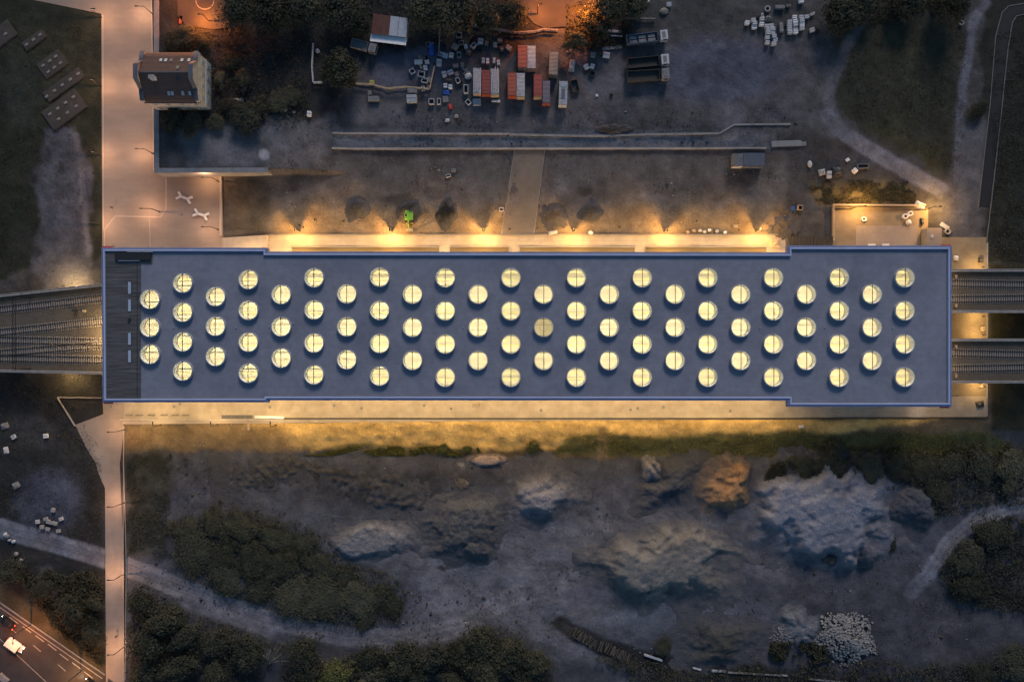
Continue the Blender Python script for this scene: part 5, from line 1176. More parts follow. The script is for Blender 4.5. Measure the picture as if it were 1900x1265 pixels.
# ------------------------------------------------------------------ dark slabs with pale hatches west of the plaza
MT['slabdark'] = mat('slab_dark', (0.046, 0.042, 0.038), 0.9, 0.25, 0.6, 0.2, 2.0)
def hatchslab(label, u, v, L, W, rz, hs):
    x, y, z = P(u, v); t = thing('roof_slab', label, 'slab', (x, y, z - 0.1), rz, 'low slabs in the west grass')
    MB().box((0, 0, 0.2), (M(L), M(W), 0.4)).build('slab', 'slabdark', t)
    MB().box((0, 0, 0.42), (M(L) - 0.4, M(W) - 0.4, 0.06)).build('cover', 'slabdark', t)
    for a, b in hs:
        h = MB().box((M(a), M(b), 0.52), (M(6), M(4.0), 0.2)).build('hatch', 'concrete', t)
        MB().box((M(a), M(b), 0.63), (M(2.6), M(3.2), 0.05)).build('grating', 'greybox', h)
ra = R(36)
hatchslab('dark slab with hatches cut by the left picture edge', 2, 67, 55, 34, ra, [(-12, 0), (10, -4), (2, 10)])
hatchslab('smallest dark slab with three pale hatches in a row', 64, 75, 46, 18, ra, [(-16, 0), (0, 0), (15, 0)])
hatchslab('dark slab with six pale hatches in two rows', 98, 120, 50, 34, ra, [(-15, 7), (0, 7), (14, 7), (-14, -8), (0, -8), (14, -8)])
hatchslab('long narrow dark slab with five pale hatches', 119, 158, 82, 22, ra, [(-38 + 18 * i, 0) for i in range(5)])
hatchslab('largest dark slab with seven pale hatches', 120, 204, 76, 42, ra, [(-26, 8), (-8, 8), (10, 8), (28, 8), (-18, -9), (2, -9), (22, -9)])

# ------------------------------------------------------------------ stairs, kiosk, pavement fittings
def stairs(label, pts0, pts1, n, m, mr):
    """flight between two edges given in image pixels, treads side by side"""
    a0, a1 = Vector(P(*pts0[0])), Vector(P(*pts0[1])); b0, b1 = Vector(P(*pts1[0])), Vector(P(*pts1[1]))
    t = thing('stair', label, 'stairs', a0)
    for i in range(n):
        k0, k1 = i / n, (i + 0.94) / n
        q = [a0.lerp(b0, k0), a0.lerp(b0, k1), a1.lerp(b1, k1), a1.lerp(b1, k0)]
        MB().prism([(p.x - a0.x, p.y - a0.y) for p in q], -0.1, 0.12 + 0.05 * i).build('tread', m, t)
    for e0, e1 in ((a0, b0), (a1, b1)):
        c = (e0 + e1) / 2 - a0; d = (e1 - e0).length; rz = math.atan2(e1.y - e0.y, e1.x - e0.x)
        MB().box((c.x, c.y, 1.2), (d, 0.07, 0.07), rz).build('handrail', mr, t)
        for i in range(6): p = e0.lerp(e1, (i + .5) / 6) - a0; MB().box((p.x, p.y, 0.65), (0.06, 0.06, 1.1)).build('baluster', mr, t)
stairs('pale shallow stairs at the plaza beside the station', [(416, 441), (416, 468)], [(498, 437), (498, 468)], 18, 'strip', 'pole')
stairs('dark stairs at the east end of the north pavement', [(1462, 438), (1462, 458)], [(1543, 441), (1543, 458)], 14, 'timber', 'darkmetal')
x, y, z = Pz(1733, 441, 2.6); t = thing('kiosk', 'small flat pinkish kiosk by the station northeast corner', 'kiosk', (x, y, 0))
MB().box((0, 0, 1.25), (M(26), M(34), 2.5)).build('wall', 'concpale', t); MB().box((0, 0, 2.6), (M(28), M(36), 0.14)).build('roof', 'plaza', t); MB().box((0, M(17) + 0.03, 1.1), (1.0, 0.06, 2.1)).build('door', 'greybox', t)
MB().box((-0.6, 0.4, 2.72), (0.7, 0.9, 0.12)).build('roof_patch', 'offwhite', t)
def pavebits():
    g = 'bicycle racks on the southwest pavement'
    for i, u in enumerate((240, 260, 282, 305, 326, 345)):
        x, y, z = P(u, 770); t = thing('bicycle_rack', '%s bicycle rack from the west on the southwest pavement' % ['first', 'second', 'third', 'fourth', 'fifth', 'sixth'][i], 'bicycle rack', (x, y, 0.03), rnd.uniform(-.05, .05), g)
        MB().tube([(-.9, 0, 0), (-.9, 0, .75), (0, 0, .95), (.9, 0, .75), (.9, 0, 0)], 0.045, 6).build('hoop', 'pole', t); MB().tube([(-.9, 0, .4), (.9, 0, .4)], 0.035, 6).build('crossbar', 'pole', t)
        for s in (-.5, .5): MB().ring((s, 0.15, 0.02), 0.32, 0.25, 0.06, 12).build('stand_plate', 'greybox', t)
    a = Pz(226, 778, 0); b = Pz(527, 778.5, 0); t = thing('handrail', 'long bright steel handrail beside the southwest pavement', 'handrail', (a[0], a[1], 0.03)); L = b[0] - a[0]
    for zz in (0.55, 1.0): MB().tube([(0, 0, zz), (L, -0.03, zz)], 0.06, 6).build('rail', 'offwhite', t)
    for i in range(16): MB().box((L * (i + .5) / 16, 0, .5), (.07, .07, 1.0)).build('post', 'pole', t)
    ledge('pale concrete kerb band below the southwest handrail', [(228, 783.5), (500, 783)], 4, 'strip', 0.2)
    x, y, _ = Pz(440, 773, 0); t = thing('drain_grating', 'grey drainage grating set in the south pavement', 'grating', (x, y, 0.03)); MB().box((0, 0, .03), (M(58), M(7), .05)).build('frame', 'greybox', t)
    for i in range(28): MB().box((M(-27.5 + 2.04 * i), 0, .07), (.12, M(6), .03)).build('bar', 'concdark', t)
    crate('white plank stack at the end of the handrail', 500, 774, 58, 5, 0.4, 'white', 0.0, None, 'board_stack', 'stack', None, 'stack')
    crate('upright tan plank crossing the handrail', 462, 789, 4, 18, 0.5, 'tan', 0.0, None, 'board_stack', 'stack', None, 'stack')
    mh = [(206, 753), (216, 746.5), (334, 749), (323, 754), (501, 755), (620, 752), (671, 757), (787, 752), (837, 758), (1004, 761), (1170, 760), (1183, 757), (1231, 755), (1355, 762)]
    od = ['first', 'second', 'third', 'fourth', 'fifth', 'sixth', 'seventh', 'eighth', 'ninth', 'tenth', 'eleventh', 'twelfth', 'thirteenth', 'fourteenth']
    ml = [('%s round manhole cover from the west on the south pavement' % od[i], p) for i, p in enumerate(sorted(mh))] + [('round manhole cover on the plaza close to the station wall', (301, 460)), ('round manhole cover beside the southern forked bench', (382, 411)), ('round manhole cover right of the mid-plaza lamp', (337, 398)), ('round manhole cover at the station northwest corner', (210, 456))]
    for lab, (u, v) in ml:
        x, y, _ = Pz(u, v, 0); t = thing('manhole_cover', lab, 'manhole cover', (x, y, 0.028), 0, 'manhole covers'); MB().cyl((0, 0, .02), .42, .04, 16).build('frame', 'concrete', t); MB().cyl((0, 0, .045), .34, .03, 16).build('lid', 'greybox', t)
pavebits()

# ------------------------------------------------------------------ spoil heaps
def heap(label, u, v, ru, rv, h, c, rz=0.0, seed=1, rough=0.35, dirt=None, flat=0.0, name='soil_heap', gul=0.5, group='spoil heaps'):
    """tipped loads that run into each other: overlapping cones, slumped and gullied"""
    x, y, z = P(u, v); rx, ry = M(ru), M(rv); rs = np.random.RandomState(seed); o = rs.rand(2) * 90
    st = max(0.28, min(0.42, max(rx, ry) / 40)); gx = np.arange(-rx * 1.6, rx * 1.6 + st, st); gy = np.arange(-ry * 1.6, ry * 1.6 + st, st)
    X, Y = np.meshgrid(gx, gy); wr = min(rx, ry); wx = X + (fbm(X * .16 + o[0], Y * .16, seed, 5) - .5) * 0.85 * wr; wy = Y + (fbm(X * .16, Y * .16 + o[1], seed + 3, 5) - .5) * 0.85 * wr
    n = int(3 + 12 * rough * (1 + flat)); Z = np.full(X.shape, -9.0); cx_ = X * 0; cy_ = Y * 0
    for i in range(n):
        a = rs.rand() * 6.283; k = math.sqrt(rs.rand()) * (0.20 + 0.6 * min(1, rough * 2)) if i else 0
        px_, py_ = k * rx * math.cos(a), k * ry * math.sin(a); hh = h * (1 - 0.55 * k * rs.rand() - 0.15 * rs.rand())
        lim = (1 - 0.72 * k) * rs.uniform(.8, 1.1); el = rs.uniform(.7, 1.3); ca_, sa_ = math.cos(a * 2.3), math.sin(a * 2.3)
        dx_, dy_ = (wx - px_) / (rx * lim + .01), (wy - py_) / (ry * lim + .01); q = np.hypot((dx_ * ca_ + dy_ * sa_) * el, (-dx_ * sa_ + dy_ * ca_) / el)
        zi = np.minimum(hh * (1 - q) * (1.25 + 2.2 * flat), hh * (1 - 0.10 * q + 0.05 * (dx_ * ca_)))
        cx_ = np.where(zi > Z, px_, cx_); cy_ = np.where(zi > Z, py_, cy_); Z = np.maximum(Z, zi)
    a = np.arctan2(Y - cy_, X - cx_); r_ = np.hypot(X - cx_, Y - cy_)
    rr_ = 1 - np.abs(fbm(np.cos(a) * 9 + o[0], np.sin(a) * 9 + r_ * .05, seed + 2, 4) - .5) * 2.6
    body = np.clip(Z / h, 0, 1)
    Z = Z - h * gul * 0.075 * np.clip(rr_, 0, 1) ** 2 * np.clip(fbm(X * .2 + 9, Y * .2, seed, 3) * 3 - .9, 0, 1) * np.sin(np.pi * np.clip(body * 1.1, 0, 1)) + (fbm(X * .9 + o[0], Y * .9, seed + 1, 4) - .5) * (0.35 + 0.9 * rough) + (rs.rand(*X.shape) - .5) * .10
    if ru > 40: tt_ = 0.34 * h; Z = np.where(Z < tt_, tt_ * np.exp(np.clip((Z - tt_) / (tt_ * 1.5), -8, 0)), Z) - 0.30 * tt_     # slumped skirt
    Z = np.where(np.maximum(np.abs(X) / gx[-1], np.abs(Y) / gy[-1]) > .96, -1.0, Z)
    Z = np.maximum(Z, -1.2)
    c = (c[0] * 0.90, c[1] * 0.99, c[2] * 1.12) if c[0] < 0.24 else c
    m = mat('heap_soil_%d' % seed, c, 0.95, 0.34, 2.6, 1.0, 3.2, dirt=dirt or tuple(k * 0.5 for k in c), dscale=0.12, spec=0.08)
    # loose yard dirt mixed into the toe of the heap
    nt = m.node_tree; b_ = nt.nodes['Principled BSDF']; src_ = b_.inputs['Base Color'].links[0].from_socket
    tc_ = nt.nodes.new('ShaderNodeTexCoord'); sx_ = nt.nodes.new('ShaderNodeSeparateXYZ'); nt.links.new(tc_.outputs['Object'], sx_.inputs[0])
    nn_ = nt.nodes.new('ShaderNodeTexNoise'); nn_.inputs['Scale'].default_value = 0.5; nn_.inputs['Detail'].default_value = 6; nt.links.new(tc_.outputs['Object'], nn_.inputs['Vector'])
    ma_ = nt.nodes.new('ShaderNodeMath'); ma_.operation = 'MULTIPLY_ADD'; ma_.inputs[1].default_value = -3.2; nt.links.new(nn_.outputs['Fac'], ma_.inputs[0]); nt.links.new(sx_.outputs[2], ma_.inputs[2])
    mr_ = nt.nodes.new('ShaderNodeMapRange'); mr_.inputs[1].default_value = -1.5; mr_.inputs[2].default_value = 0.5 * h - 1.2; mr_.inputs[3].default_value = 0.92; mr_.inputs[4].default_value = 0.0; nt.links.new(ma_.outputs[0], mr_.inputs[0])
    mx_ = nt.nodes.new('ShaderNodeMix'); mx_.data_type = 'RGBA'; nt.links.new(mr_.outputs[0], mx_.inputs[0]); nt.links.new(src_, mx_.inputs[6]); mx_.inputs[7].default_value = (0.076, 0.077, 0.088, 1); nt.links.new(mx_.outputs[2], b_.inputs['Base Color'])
    ny, nx = X.shape; idx = np.arange(nx * ny).reshape(ny, nx); keep = (np.maximum.reduce([Z[:-1, :-1], Z[1:, :-1], Z[1:, 1:], Z[:-1, 1:]]) > -0.7)
    q = np.stack([idx[:-1, :-1], idx[:-1, 1:], idx[1:, 1:], idx[1:, :-1]], -1)[keep]
    me = bpy.data.meshes.new(name); me.from_pydata(np.stack([X, Y, Z], -1).reshape(-1, 3).tolist(), [], q.tolist())
    bm = bmesh.new(); bm.from_mesh(me); bmesh.ops.delete(bm, geom=[v_ for v_ in bm.verts if not v_.link_faces], context='VERTS'); bm.to_mesh(me); bm.free()
    me.materials.append(m); me.polygons.foreach_set('use_smooth', [True] * len(me.polygons)); me.update()
    ob = link(name, me, None, (x, y, z - 0.1), rz); tag(ob, label, 'heap', group)
    if ru > 40:               # loose stones lying on the heap
        zi_ = lambda px_, py_: Z[int(np.clip((py_ - gy[0]) / st, 0, ny - 1)), int(np.clip((px_ - gx[0]) / st, 0, nx - 1))]
        mb = MB(); r2 = random.Random(seed)
        for _ in range(int(ru * 2.2)):
            px_, py_ = r2.uniform(-1, 1) * rx, r2.uniform(-1, 1) * ry; zz = zi_(px_, py_)
            if zz < 0: continue
            s = r2.uniform(.08, .22) * (2 if r2.random() < .08 else 1)
            mb.add([(px_ + s * math.cos(q_) * r2.uniform(.7, 1.3), py_ + s * math.sin(q_) * r2.uniform(.7, 1.3), zz - .08) for q_ in (0, 1.57, 3.14, 4.71)] + [(px_, py_, zz + s * .8)], [(0, 1, 4), (1, 2, 4), (2, 3, 4), (3, 0, 4)])
        if mb.f: so = mb.build('stone', m, ob); so['kind'] = 'stuff'
    return ob
GY = (0.155, 0.145, 0.145); BR = (0.105, 0.095, 0.085)
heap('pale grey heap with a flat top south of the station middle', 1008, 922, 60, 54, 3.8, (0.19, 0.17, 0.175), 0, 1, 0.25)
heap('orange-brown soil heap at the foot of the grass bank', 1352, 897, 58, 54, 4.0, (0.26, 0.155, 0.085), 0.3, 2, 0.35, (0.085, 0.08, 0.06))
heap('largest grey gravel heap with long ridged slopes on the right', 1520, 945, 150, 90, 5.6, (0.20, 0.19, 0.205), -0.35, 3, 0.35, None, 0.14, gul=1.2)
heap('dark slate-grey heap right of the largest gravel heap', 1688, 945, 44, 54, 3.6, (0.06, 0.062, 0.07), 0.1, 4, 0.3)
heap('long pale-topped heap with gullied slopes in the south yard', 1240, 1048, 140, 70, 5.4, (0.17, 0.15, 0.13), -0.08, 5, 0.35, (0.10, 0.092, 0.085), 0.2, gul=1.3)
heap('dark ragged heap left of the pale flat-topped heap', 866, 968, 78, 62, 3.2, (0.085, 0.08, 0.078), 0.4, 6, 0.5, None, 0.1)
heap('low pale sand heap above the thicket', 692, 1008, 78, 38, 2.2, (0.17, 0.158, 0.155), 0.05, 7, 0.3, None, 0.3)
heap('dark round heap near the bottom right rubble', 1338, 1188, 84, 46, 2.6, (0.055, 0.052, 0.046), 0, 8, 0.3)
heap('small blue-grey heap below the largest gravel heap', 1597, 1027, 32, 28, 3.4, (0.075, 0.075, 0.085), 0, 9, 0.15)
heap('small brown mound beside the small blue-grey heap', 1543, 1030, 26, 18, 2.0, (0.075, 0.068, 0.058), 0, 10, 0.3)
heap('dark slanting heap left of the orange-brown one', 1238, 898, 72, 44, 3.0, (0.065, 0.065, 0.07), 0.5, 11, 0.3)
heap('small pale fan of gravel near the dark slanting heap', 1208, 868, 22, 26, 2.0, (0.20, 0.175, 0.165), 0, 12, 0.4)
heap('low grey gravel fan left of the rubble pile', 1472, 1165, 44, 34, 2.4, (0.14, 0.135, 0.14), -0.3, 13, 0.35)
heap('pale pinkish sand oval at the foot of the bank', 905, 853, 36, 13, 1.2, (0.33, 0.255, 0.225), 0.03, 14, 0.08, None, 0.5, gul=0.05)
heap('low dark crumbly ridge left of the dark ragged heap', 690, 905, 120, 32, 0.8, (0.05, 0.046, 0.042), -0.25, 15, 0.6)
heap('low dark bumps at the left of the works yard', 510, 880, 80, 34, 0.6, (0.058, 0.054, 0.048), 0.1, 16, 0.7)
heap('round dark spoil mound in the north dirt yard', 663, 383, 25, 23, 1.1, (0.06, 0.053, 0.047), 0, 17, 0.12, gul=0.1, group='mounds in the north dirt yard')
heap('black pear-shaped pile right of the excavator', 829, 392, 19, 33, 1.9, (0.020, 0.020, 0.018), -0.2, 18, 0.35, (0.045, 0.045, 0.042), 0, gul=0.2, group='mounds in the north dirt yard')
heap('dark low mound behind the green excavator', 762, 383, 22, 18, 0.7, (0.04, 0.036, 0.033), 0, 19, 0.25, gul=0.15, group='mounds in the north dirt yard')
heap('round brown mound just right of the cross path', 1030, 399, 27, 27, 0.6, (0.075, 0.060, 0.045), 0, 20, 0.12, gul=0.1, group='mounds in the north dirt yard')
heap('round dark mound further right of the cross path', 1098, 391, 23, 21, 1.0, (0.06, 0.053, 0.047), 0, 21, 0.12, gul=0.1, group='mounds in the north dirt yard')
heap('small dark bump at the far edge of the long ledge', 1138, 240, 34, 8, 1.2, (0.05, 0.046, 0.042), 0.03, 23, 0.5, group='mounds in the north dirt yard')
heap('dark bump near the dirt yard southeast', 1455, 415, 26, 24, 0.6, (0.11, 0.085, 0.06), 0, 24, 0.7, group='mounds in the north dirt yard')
# rubble pile: broken stones on a core
def rubble(label, u, v, ru, rv, h, n, m, sz, seed):
    x, y, z = P(u, v); t = thing('rubble_pile', label, 'rubble pile', (x, y, z), -0.45); rs = random.Random(seed); mb = MB(); rx, ry = M(ru), M(rv)
    vs = [(0, 0, h * 0.9)] + [(rx * .72 * k * math.cos(a * .2618), ry * .72 * k * math.sin(a * .2618), h * .9 * (1 - k)) for k in (.5, 1) for a in range(24)]
    MB().add(vs, [(0, 1 + i, 1 + (i + 1) % 24) for i in range(24)] + [(1 + i, 25 + i, 25 + (i + 1) % 24, 1 + (i + 1) % 24) for i in range(24)]).build('core', 'concdark', t)
    for i in range(n):
        a = rs.uniform(0, 6.283); k = math.sqrt(rs.random()) * (0.86 + 0.16 * math.sin(2 * a + seed) + 0.12 * math.sin(5 * a + 1) + rs.uniform(-.06, .28) * rs.random()); s = sz * rs.uniform(.5, 1.5)
        px_, py_, pz_ = rx * k * math.cos(a), ry * k * math.sin(a), h * .9 * max(0, 1 - k) + .06
        q = Matrix.Rotation(rs.uniform(0, 6.28), 3, Vector((rs.random() - .5, rs.random() - .5, rs.random() - .3)).normalized())
        pts = [q @ Vector((sx * s * rs.uniform(.5, .9), sy * s * rs.uniform(.4, .7), sz_ * s * rs.uniform(.25, .5))) + Vector((px_, py_, pz_)) for sx in (-1, 1) for sy in (-1, 1) for sz_ in (-1, 1)]
        mb.add(pts, [(0, 1, 3, 2), (4, 6, 7, 5), (0, 4, 5, 1), (2, 3, 7, 6), (0, 2, 6, 4), (1, 5, 7, 3)])
    o = mb.build('stone', m, t); o['kind'] = 'stuff'
rubble('pile of pale broken stone slabs near the bottom right', 1568, 1182, 66, 44, 3.0, 1100, 'concrete', 0.36, 5)
rubble('low scatter of pale rubble left of the stone pile', 1462, 1178, 30, 22, 1.2, 260, 'concrete', 0.22, 6)
# brush pile and timber stacks
x, y, z = P(858, 896); t = thing('brush_pile', 'small pile of pale dead branches in the south yard', 'brush pile', (x, y, z)); mb = MB()
for i in range(120):
    a = rnd.uniform(0, 6.28); l = rnd.uniform(.8, 2.4); r = rnd.uniform(0, 1.6); c = Vector((r * math.cos(a * 3), r * .7 * math.sin(a * 3), rnd.uniform(.1, .9))); d = Vector((math.cos(a), math.sin(a), rnd.uniform(-.2, .5))) * l / 2
    mb.add([c - d + Vector((0, 0, .03)), c - d - Vector((.04, .04, .03)), c + d], [(0, 1, 2)]); mb.tube([c - d, c + d], [.045, .02], 4)
o = mb.build('branch', 'deadwood', t); o['kind'] = 'stuff'
MT['sleeperwood'] = mat('old_sleeper_wood', (0.085, 0.076, 0.066), 0.9, 0.3, 2.0)
def logs(label, a, b, n, ln, m, name='timber_stack'):
    A, B = Vector(P(*a)), Vector(P(*b)); t = thing(name, label, 'timber stack', A); d = (B - A).normalized(); nrm = Vector((-d.y, d.x, 0)); ang = math.atan2(nrm.y, nrm.x)
    for i in range(n):
        p = A.lerp(B, (i + .5) / n) - A; hh = rnd.choice((0.15, .15, .4, .62)); MB().box((p.x + nrm.x * rnd.uniform(-.4, .4), p.y + nrm.y * rnd.uniform(-.4, .4), hh), (ln * rnd.uniform(.75, 1.05), (B - A).length / n * .8, .22), ang + rnd.uniform(-.12, .12)).build('timber', m if rnd.random() < .6 else 'timber', t)
logs('row of old railway sleepers stacked by the southern track, west', (1062, 1170), (1100, 1193), 26, 2.8, 'sleeperwood')
logs('row of old railway sleepers stacked by the southern track, east', (1104, 1192), (1168, 1220), 40, 2.8, 'sleeperwood')
logs('dark sleepers lying at the very bottom of the south yard', (1225, 1256), (1290, 1262), 14, 2.6, 'timber')
for i, (a, b) in enumerate((((1195, 1213), (1228, 1224)), ((1285, 1237), (1300, 1241)), ((1320, 1243), (1345, 1244)), ((1350, 1246), (1460, 1252)), ((1500, 1258), (1580, 1266)))):
    o = strip('wall_stub', [a, b], (3, 2.5, 3, 2, 2)[i], ('sheet', 'offwhite', 'sheet', 'concrete', 'concrete')[i], 0, 0.5); tag(o, ['pale blue-white broken wall edge beside the sleepers', 'tiny white wall edge at the bottom middle', 'short white wall edge at the bottom middle', 'long thin grey wall edge at the bottom right', 'faint grey wall edge at the very bottom right'][i], 'wall', 'broken wall edges in the south')
# ------------------------------------------------------------------ trees and shrubs
def leaves(n, rx, ry, rz_, size, seed, clumps=26, hollow=0.55, m='leafA', zc=0.0):
    rs = np.random.RandomState(seed)
    d = rs.normal(size=(clumps, 3)); d /= np.linalg.norm(d, axis=1)[:, None]; d[:, 2] = np.abs(d[:, 2]) * 1.0 - 0.25
    cr = (hollow + (1 - hollow) * rs.rand(clumps))[:, None]; cc = d * cr * np.array([rx, ry, rz_]) * 0.80
    k = rs.randint(0, clumps, n); sp = (0.20 + 0.16 * rs.rand(clumps))[k][:, None]
    g = rs.normal(size=(n, 3)); g /= (np.linalg.norm(g, axis=1)[:, None]); g *= rs.rand(n, 1) ** 0.45
    p = cc[k] + g * sp * np.array([rx, ry, rz_]) * 1.5; p[:, 2] += zc
    nrm = g + rs.normal(size=(n, 3)) * 0.5 + np.array([0, 0, 0.5]); nrm /= np.linalg.norm(nrm, axis=1)[:, None]
    a = np.cross(nrm, rs.normal(size=(n, 3))); a /= np.linalg.norm(a, axis=1)[:, None]; b = np.cross(nrm, a)
    s = size * (0.6 + 0.8 * rs.rand(n))[:, None]
    v = np.stack([p - a * s, p - b * s * 0.55, p + a * s, p + b * s * 0.55], 1).reshape(-1, 3)
    return v, cc
def quadmesh(name, v, m):
    me = bpy.data.meshes.new(name); n = len(v) // 4
    me.vertices.add(len(v)); me.vertices.foreach_set('co', np.ascontiguousarray(v).ravel())
    me.loops.add(4 * n); me.loops.foreach_set('vertex_index', np.arange(4 * n)); me.polygons.add(n)
    me.polygons.foreach_set('loop_start', np.arange(n) * 4); me.polygons.foreach_set('loop_total', np.full(n, 4)); me.update(); me.materials.append(MT[m]); return me
PRO = []
for i, (m, rz_, hol, cl) in enumerate((('leafA', 0.75, .3, 26), ('leafA', 0.85, .25, 20), ('leafB', 0.7, .3, 30), ('leafB', 0.6, .25, 22), ('leafG', 0.8, .4, 24), ('leafA', 0.6, .3, 34), ('leafA', 0.6, .2, 16), ('leafB', 0.7, .2, 18), ('leafA', 0.7, .25, 24))):
    rs_ = random.Random(90 + i); v, cc = leaves(5600, 1, rs_.uniform(.7, 1.0), rz_, 0.060, 40 + i, cl, hol, m, 0.95)
    # stray twigs beyond the main crown
    v2, _ = leaves(700, 1.25, 1.15, rz_ * .8, 0.05, 140 + i, 30, .6, m, 0.8); me = quadmesh('crown', np.concatenate([v, v2]), m)
    tb = MB(); tb.tube([(0, 0, -0.08), (0.02, 0, .4), (0, 0.03, .95)], [.06, .045, .025], 7)
    for c in cc[:12]:
        q = (c[0] * .95, c[1] * .95, c[2] * .95 + 0.97); tb.tube([(0, 0, .35), (q[0] * .45, q[1] * .45, .35 + (q[2] - .35) * .55), q], [.03, .018, .006], 5)
    PRO.append((me, tb.mesh('trunk', 'bark')))
ALT = {0: (0, 6, 5), 1: (1, 8, 6), 2: (2, 7, 3), 3: (3, 7, 2), 4: (4,), 5: (5, 8, 0)}
def tree(label, u, v, r, k, group, hs=1.0, name='tree', cat='tree', squash=None):
    R_ = M(r, 4) * rnd.uniform(.75, 1.2); h = R_ * 1.0 * hs * (1.0 if name == 'tree' else 0.5); squash = squash or rnd.uniform(.65, 1.15); k = rnd.choice(ALT[k])
    g = P(u, v); x, y, _ = Pz(u, v, g[2] + h * 0.9); z = hgt(x, y)
    t = thing(name, label, cat, (x, y, z - 0.05), rnd.uniform(0, 6.28), group)
    c = link('crown', PRO[k][0], t); c.scale = (R_ * 1.08, R_ * squash * 1.08, h); tk = link('trunk', PRO[k][1], t); tk.scale = (R_, R_ * squash, h)
gN = 'trees along the north edge'; gS = 'trees and shrubs in the south'
for lab, u, v, r, k in (
    ('large dark tree at the top edge beside the orange glow', 438, 18, 46, 0), ('dark tree behind the large tree at the top left', 505, 22, 42, 5), ('dark tree at the top between two clearings', 565, 12, 36, 1),
    ('round olive tree in the fenced yard corner', 628, 132, 44, 3), ('dark tree above the yard shed', 640, 22, 38, 0), ('tree left of the shed roof', 668, 50, 20, 1), ('dark tree at the top right of the shed', 790, 22, 40, 0),
    ('broad dark tree above the junk yard', 848, 28, 40, 5), ('dark tree left of the orange street', 905, 30, 40, 1), ('leafy dark tree at the edge of the orange street', 955, 28, 32, 0),
    ('dark tree right of the round island', 1105, 48, 34, 0), ('dark tree above the timber bundles', 1130, 14, 34, 5), ('small olive tree in front of the round island tree', 1068, 76, 24, 2), ('dark tree at the top above the trucks', 1180, 6, 28, 1),
    ('dark tree right of the white pallets', 1562, 26, 34, 0), ('dark tree at the top edge right of the pallets', 1605, 4, 30, 1), ('dark tree at the very top of the eastern field', 1690, -6, 40, 0), ('dark tree at the top beside the eastern road bend', 1770, -4, 34, 5)):
    tree(lab, u, v, r, k, gN)
for lab, u, v, r, k in (
    ('dark hedge shrub north of the house, west', 322, 74, 24, 0), ('dark hedge shrub north of the house, middle', 348, 70, 26, 1), ('dark hedge shrub north of the house, east', 375, 76, 22, 0),
    ('tall bush touching the east side of the house', 408, 150, 20, 2), ('bush northeast of the house corner', 425, 112, 18, 3), ('dark bush further east of the house', 450, 150, 26, 1), ('dark bush southeast of the house', 425, 196, 28, 0),
    ('bush south of the house, west end', 318, 222, 24, 3), ('bush south of the house, middle', 355, 228, 22, 0), ('bush south of the house, east end', 398, 226, 20, 2), ('dark bush on the raised ground by the white tarp', 455, 218, 26, 5), ('bush at the edge of the bare raised ground', 480, 200, 24, 2), ('bush right of the white tarp', 515, 188, 22, 3), ('low dark bush on the raised ground east', 540, 178, 22, 0),
    ('black lone bush beside the eastern asphalt road', 1815, 205, 22, 0)):
    tree(lab, u, v, r, k, 'bushes around the house' if u < 600 else 'bushes in the east', 1.0, 'bush', 'bush')
th = [('northwest', 345, 985, 34, 2), ('north', 400, 975, 34, 3), ('upper', 455, 980, 36, 2), ('upper right', 510, 995, 36, 3), ('left', 360, 1025, 34, 5), ('inner left', 415, 1030, 38, 2), ('central', 470, 1040, 38, 3), ('inner right', 530, 1045, 38, 2), ('right', 590, 1050, 34, 3), ('lower left', 420, 1075, 34, 5), ('lower', 480, 1095, 36, 0), ('lower middle', 540, 1105, 36, 2), ('lower right', 600, 1110, 36, 3), ('southeast', 655, 1110, 34, 2), ('eastern', 700, 1110, 30, 2), ('easternmost', 728, 1125, 26, 3), ('southern tip', 680, 1143, 24, 0), ('northern edge', 560, 1010, 24, 5), ('eastern edge', 640, 1070, 24, 5)]
for lab, u, v, r, k in th: tree('%s bush of the thicket left of the works yard' % lab, u, v, r * 1.12, k, gS, 0.42, 'bush', 'bush')
bt = [('dark tree at the lower left beside the footpath', 262, 1120, 30, 0), ('dark tree right of the footpath below the crossing', 300, 1150, 36, 1), ('dark tree by the footpath near the road', 275, 1195, 36, 0), ('dark tree at the bottom left corner of the wood', 268, 1248, 32, 5), ('tree in the wood below the dirt track, west', 345, 1180, 38, 5), ('tree in the wood below the dirt track, middle', 400, 1195, 38, 0), ('tree at the bottom of the wood, west', 330, 1240, 38, 1), ('tree at the bottom of the wood, middle', 400, 1250, 40, 0), ('tree in the wood below the dirt track, east', 460, 1210, 36, 1), ('tree beside the bare branches', 560, 1215, 34, 0), ('tree at the bottom right of the wood', 570, 1260, 36, 5), ('bright olive-green tree at the bottom edge', 622, 1254, 36, 4),
      ('dark round tree at the bottom, left of the knoll', 690, 1225, 38, 0), ('dark tree at the bottom beside the olive-green one', 690, 1265, 34, 1), ('dark tree on the bottom knoll, west', 745, 1225, 38, 5), ('dark tree on the bottom knoll, lower', 770, 1262, 36, 0), ('dark tree on the bottom knoll, centre', 800, 1220, 36, 1), ('olive tree at the top of the bottom knoll', 892, 1192, 36, 2), ('tree left of the olive knoll tree', 850, 1215, 32, 3), ('tree right of the olive knoll tree', 945, 1215, 38, 2), ('tree at the bottom of the knoll, east', 900, 1250, 40, 3), ('tree at the right end of the knoll', 990, 1235, 34, 2), ('dark tree at the bottom below the knoll end', 970, 1268, 32, 0), ('dark tree at the bottom of the knoll, west', 835, 1262, 34, 5),
      ('tree by the road at the lower left, upper', 80, 1095, 30, 0), ('tree by the road at the lower left, middle', 130, 1135, 36, 1), ('tree by the road at the lower left, lower', 170, 1180, 30, 0), ('dark tree left of the footpath bottom', 175, 1120, 24, 5), ('dark tree at the far left below the track', 20, 1060, 34, 0)]
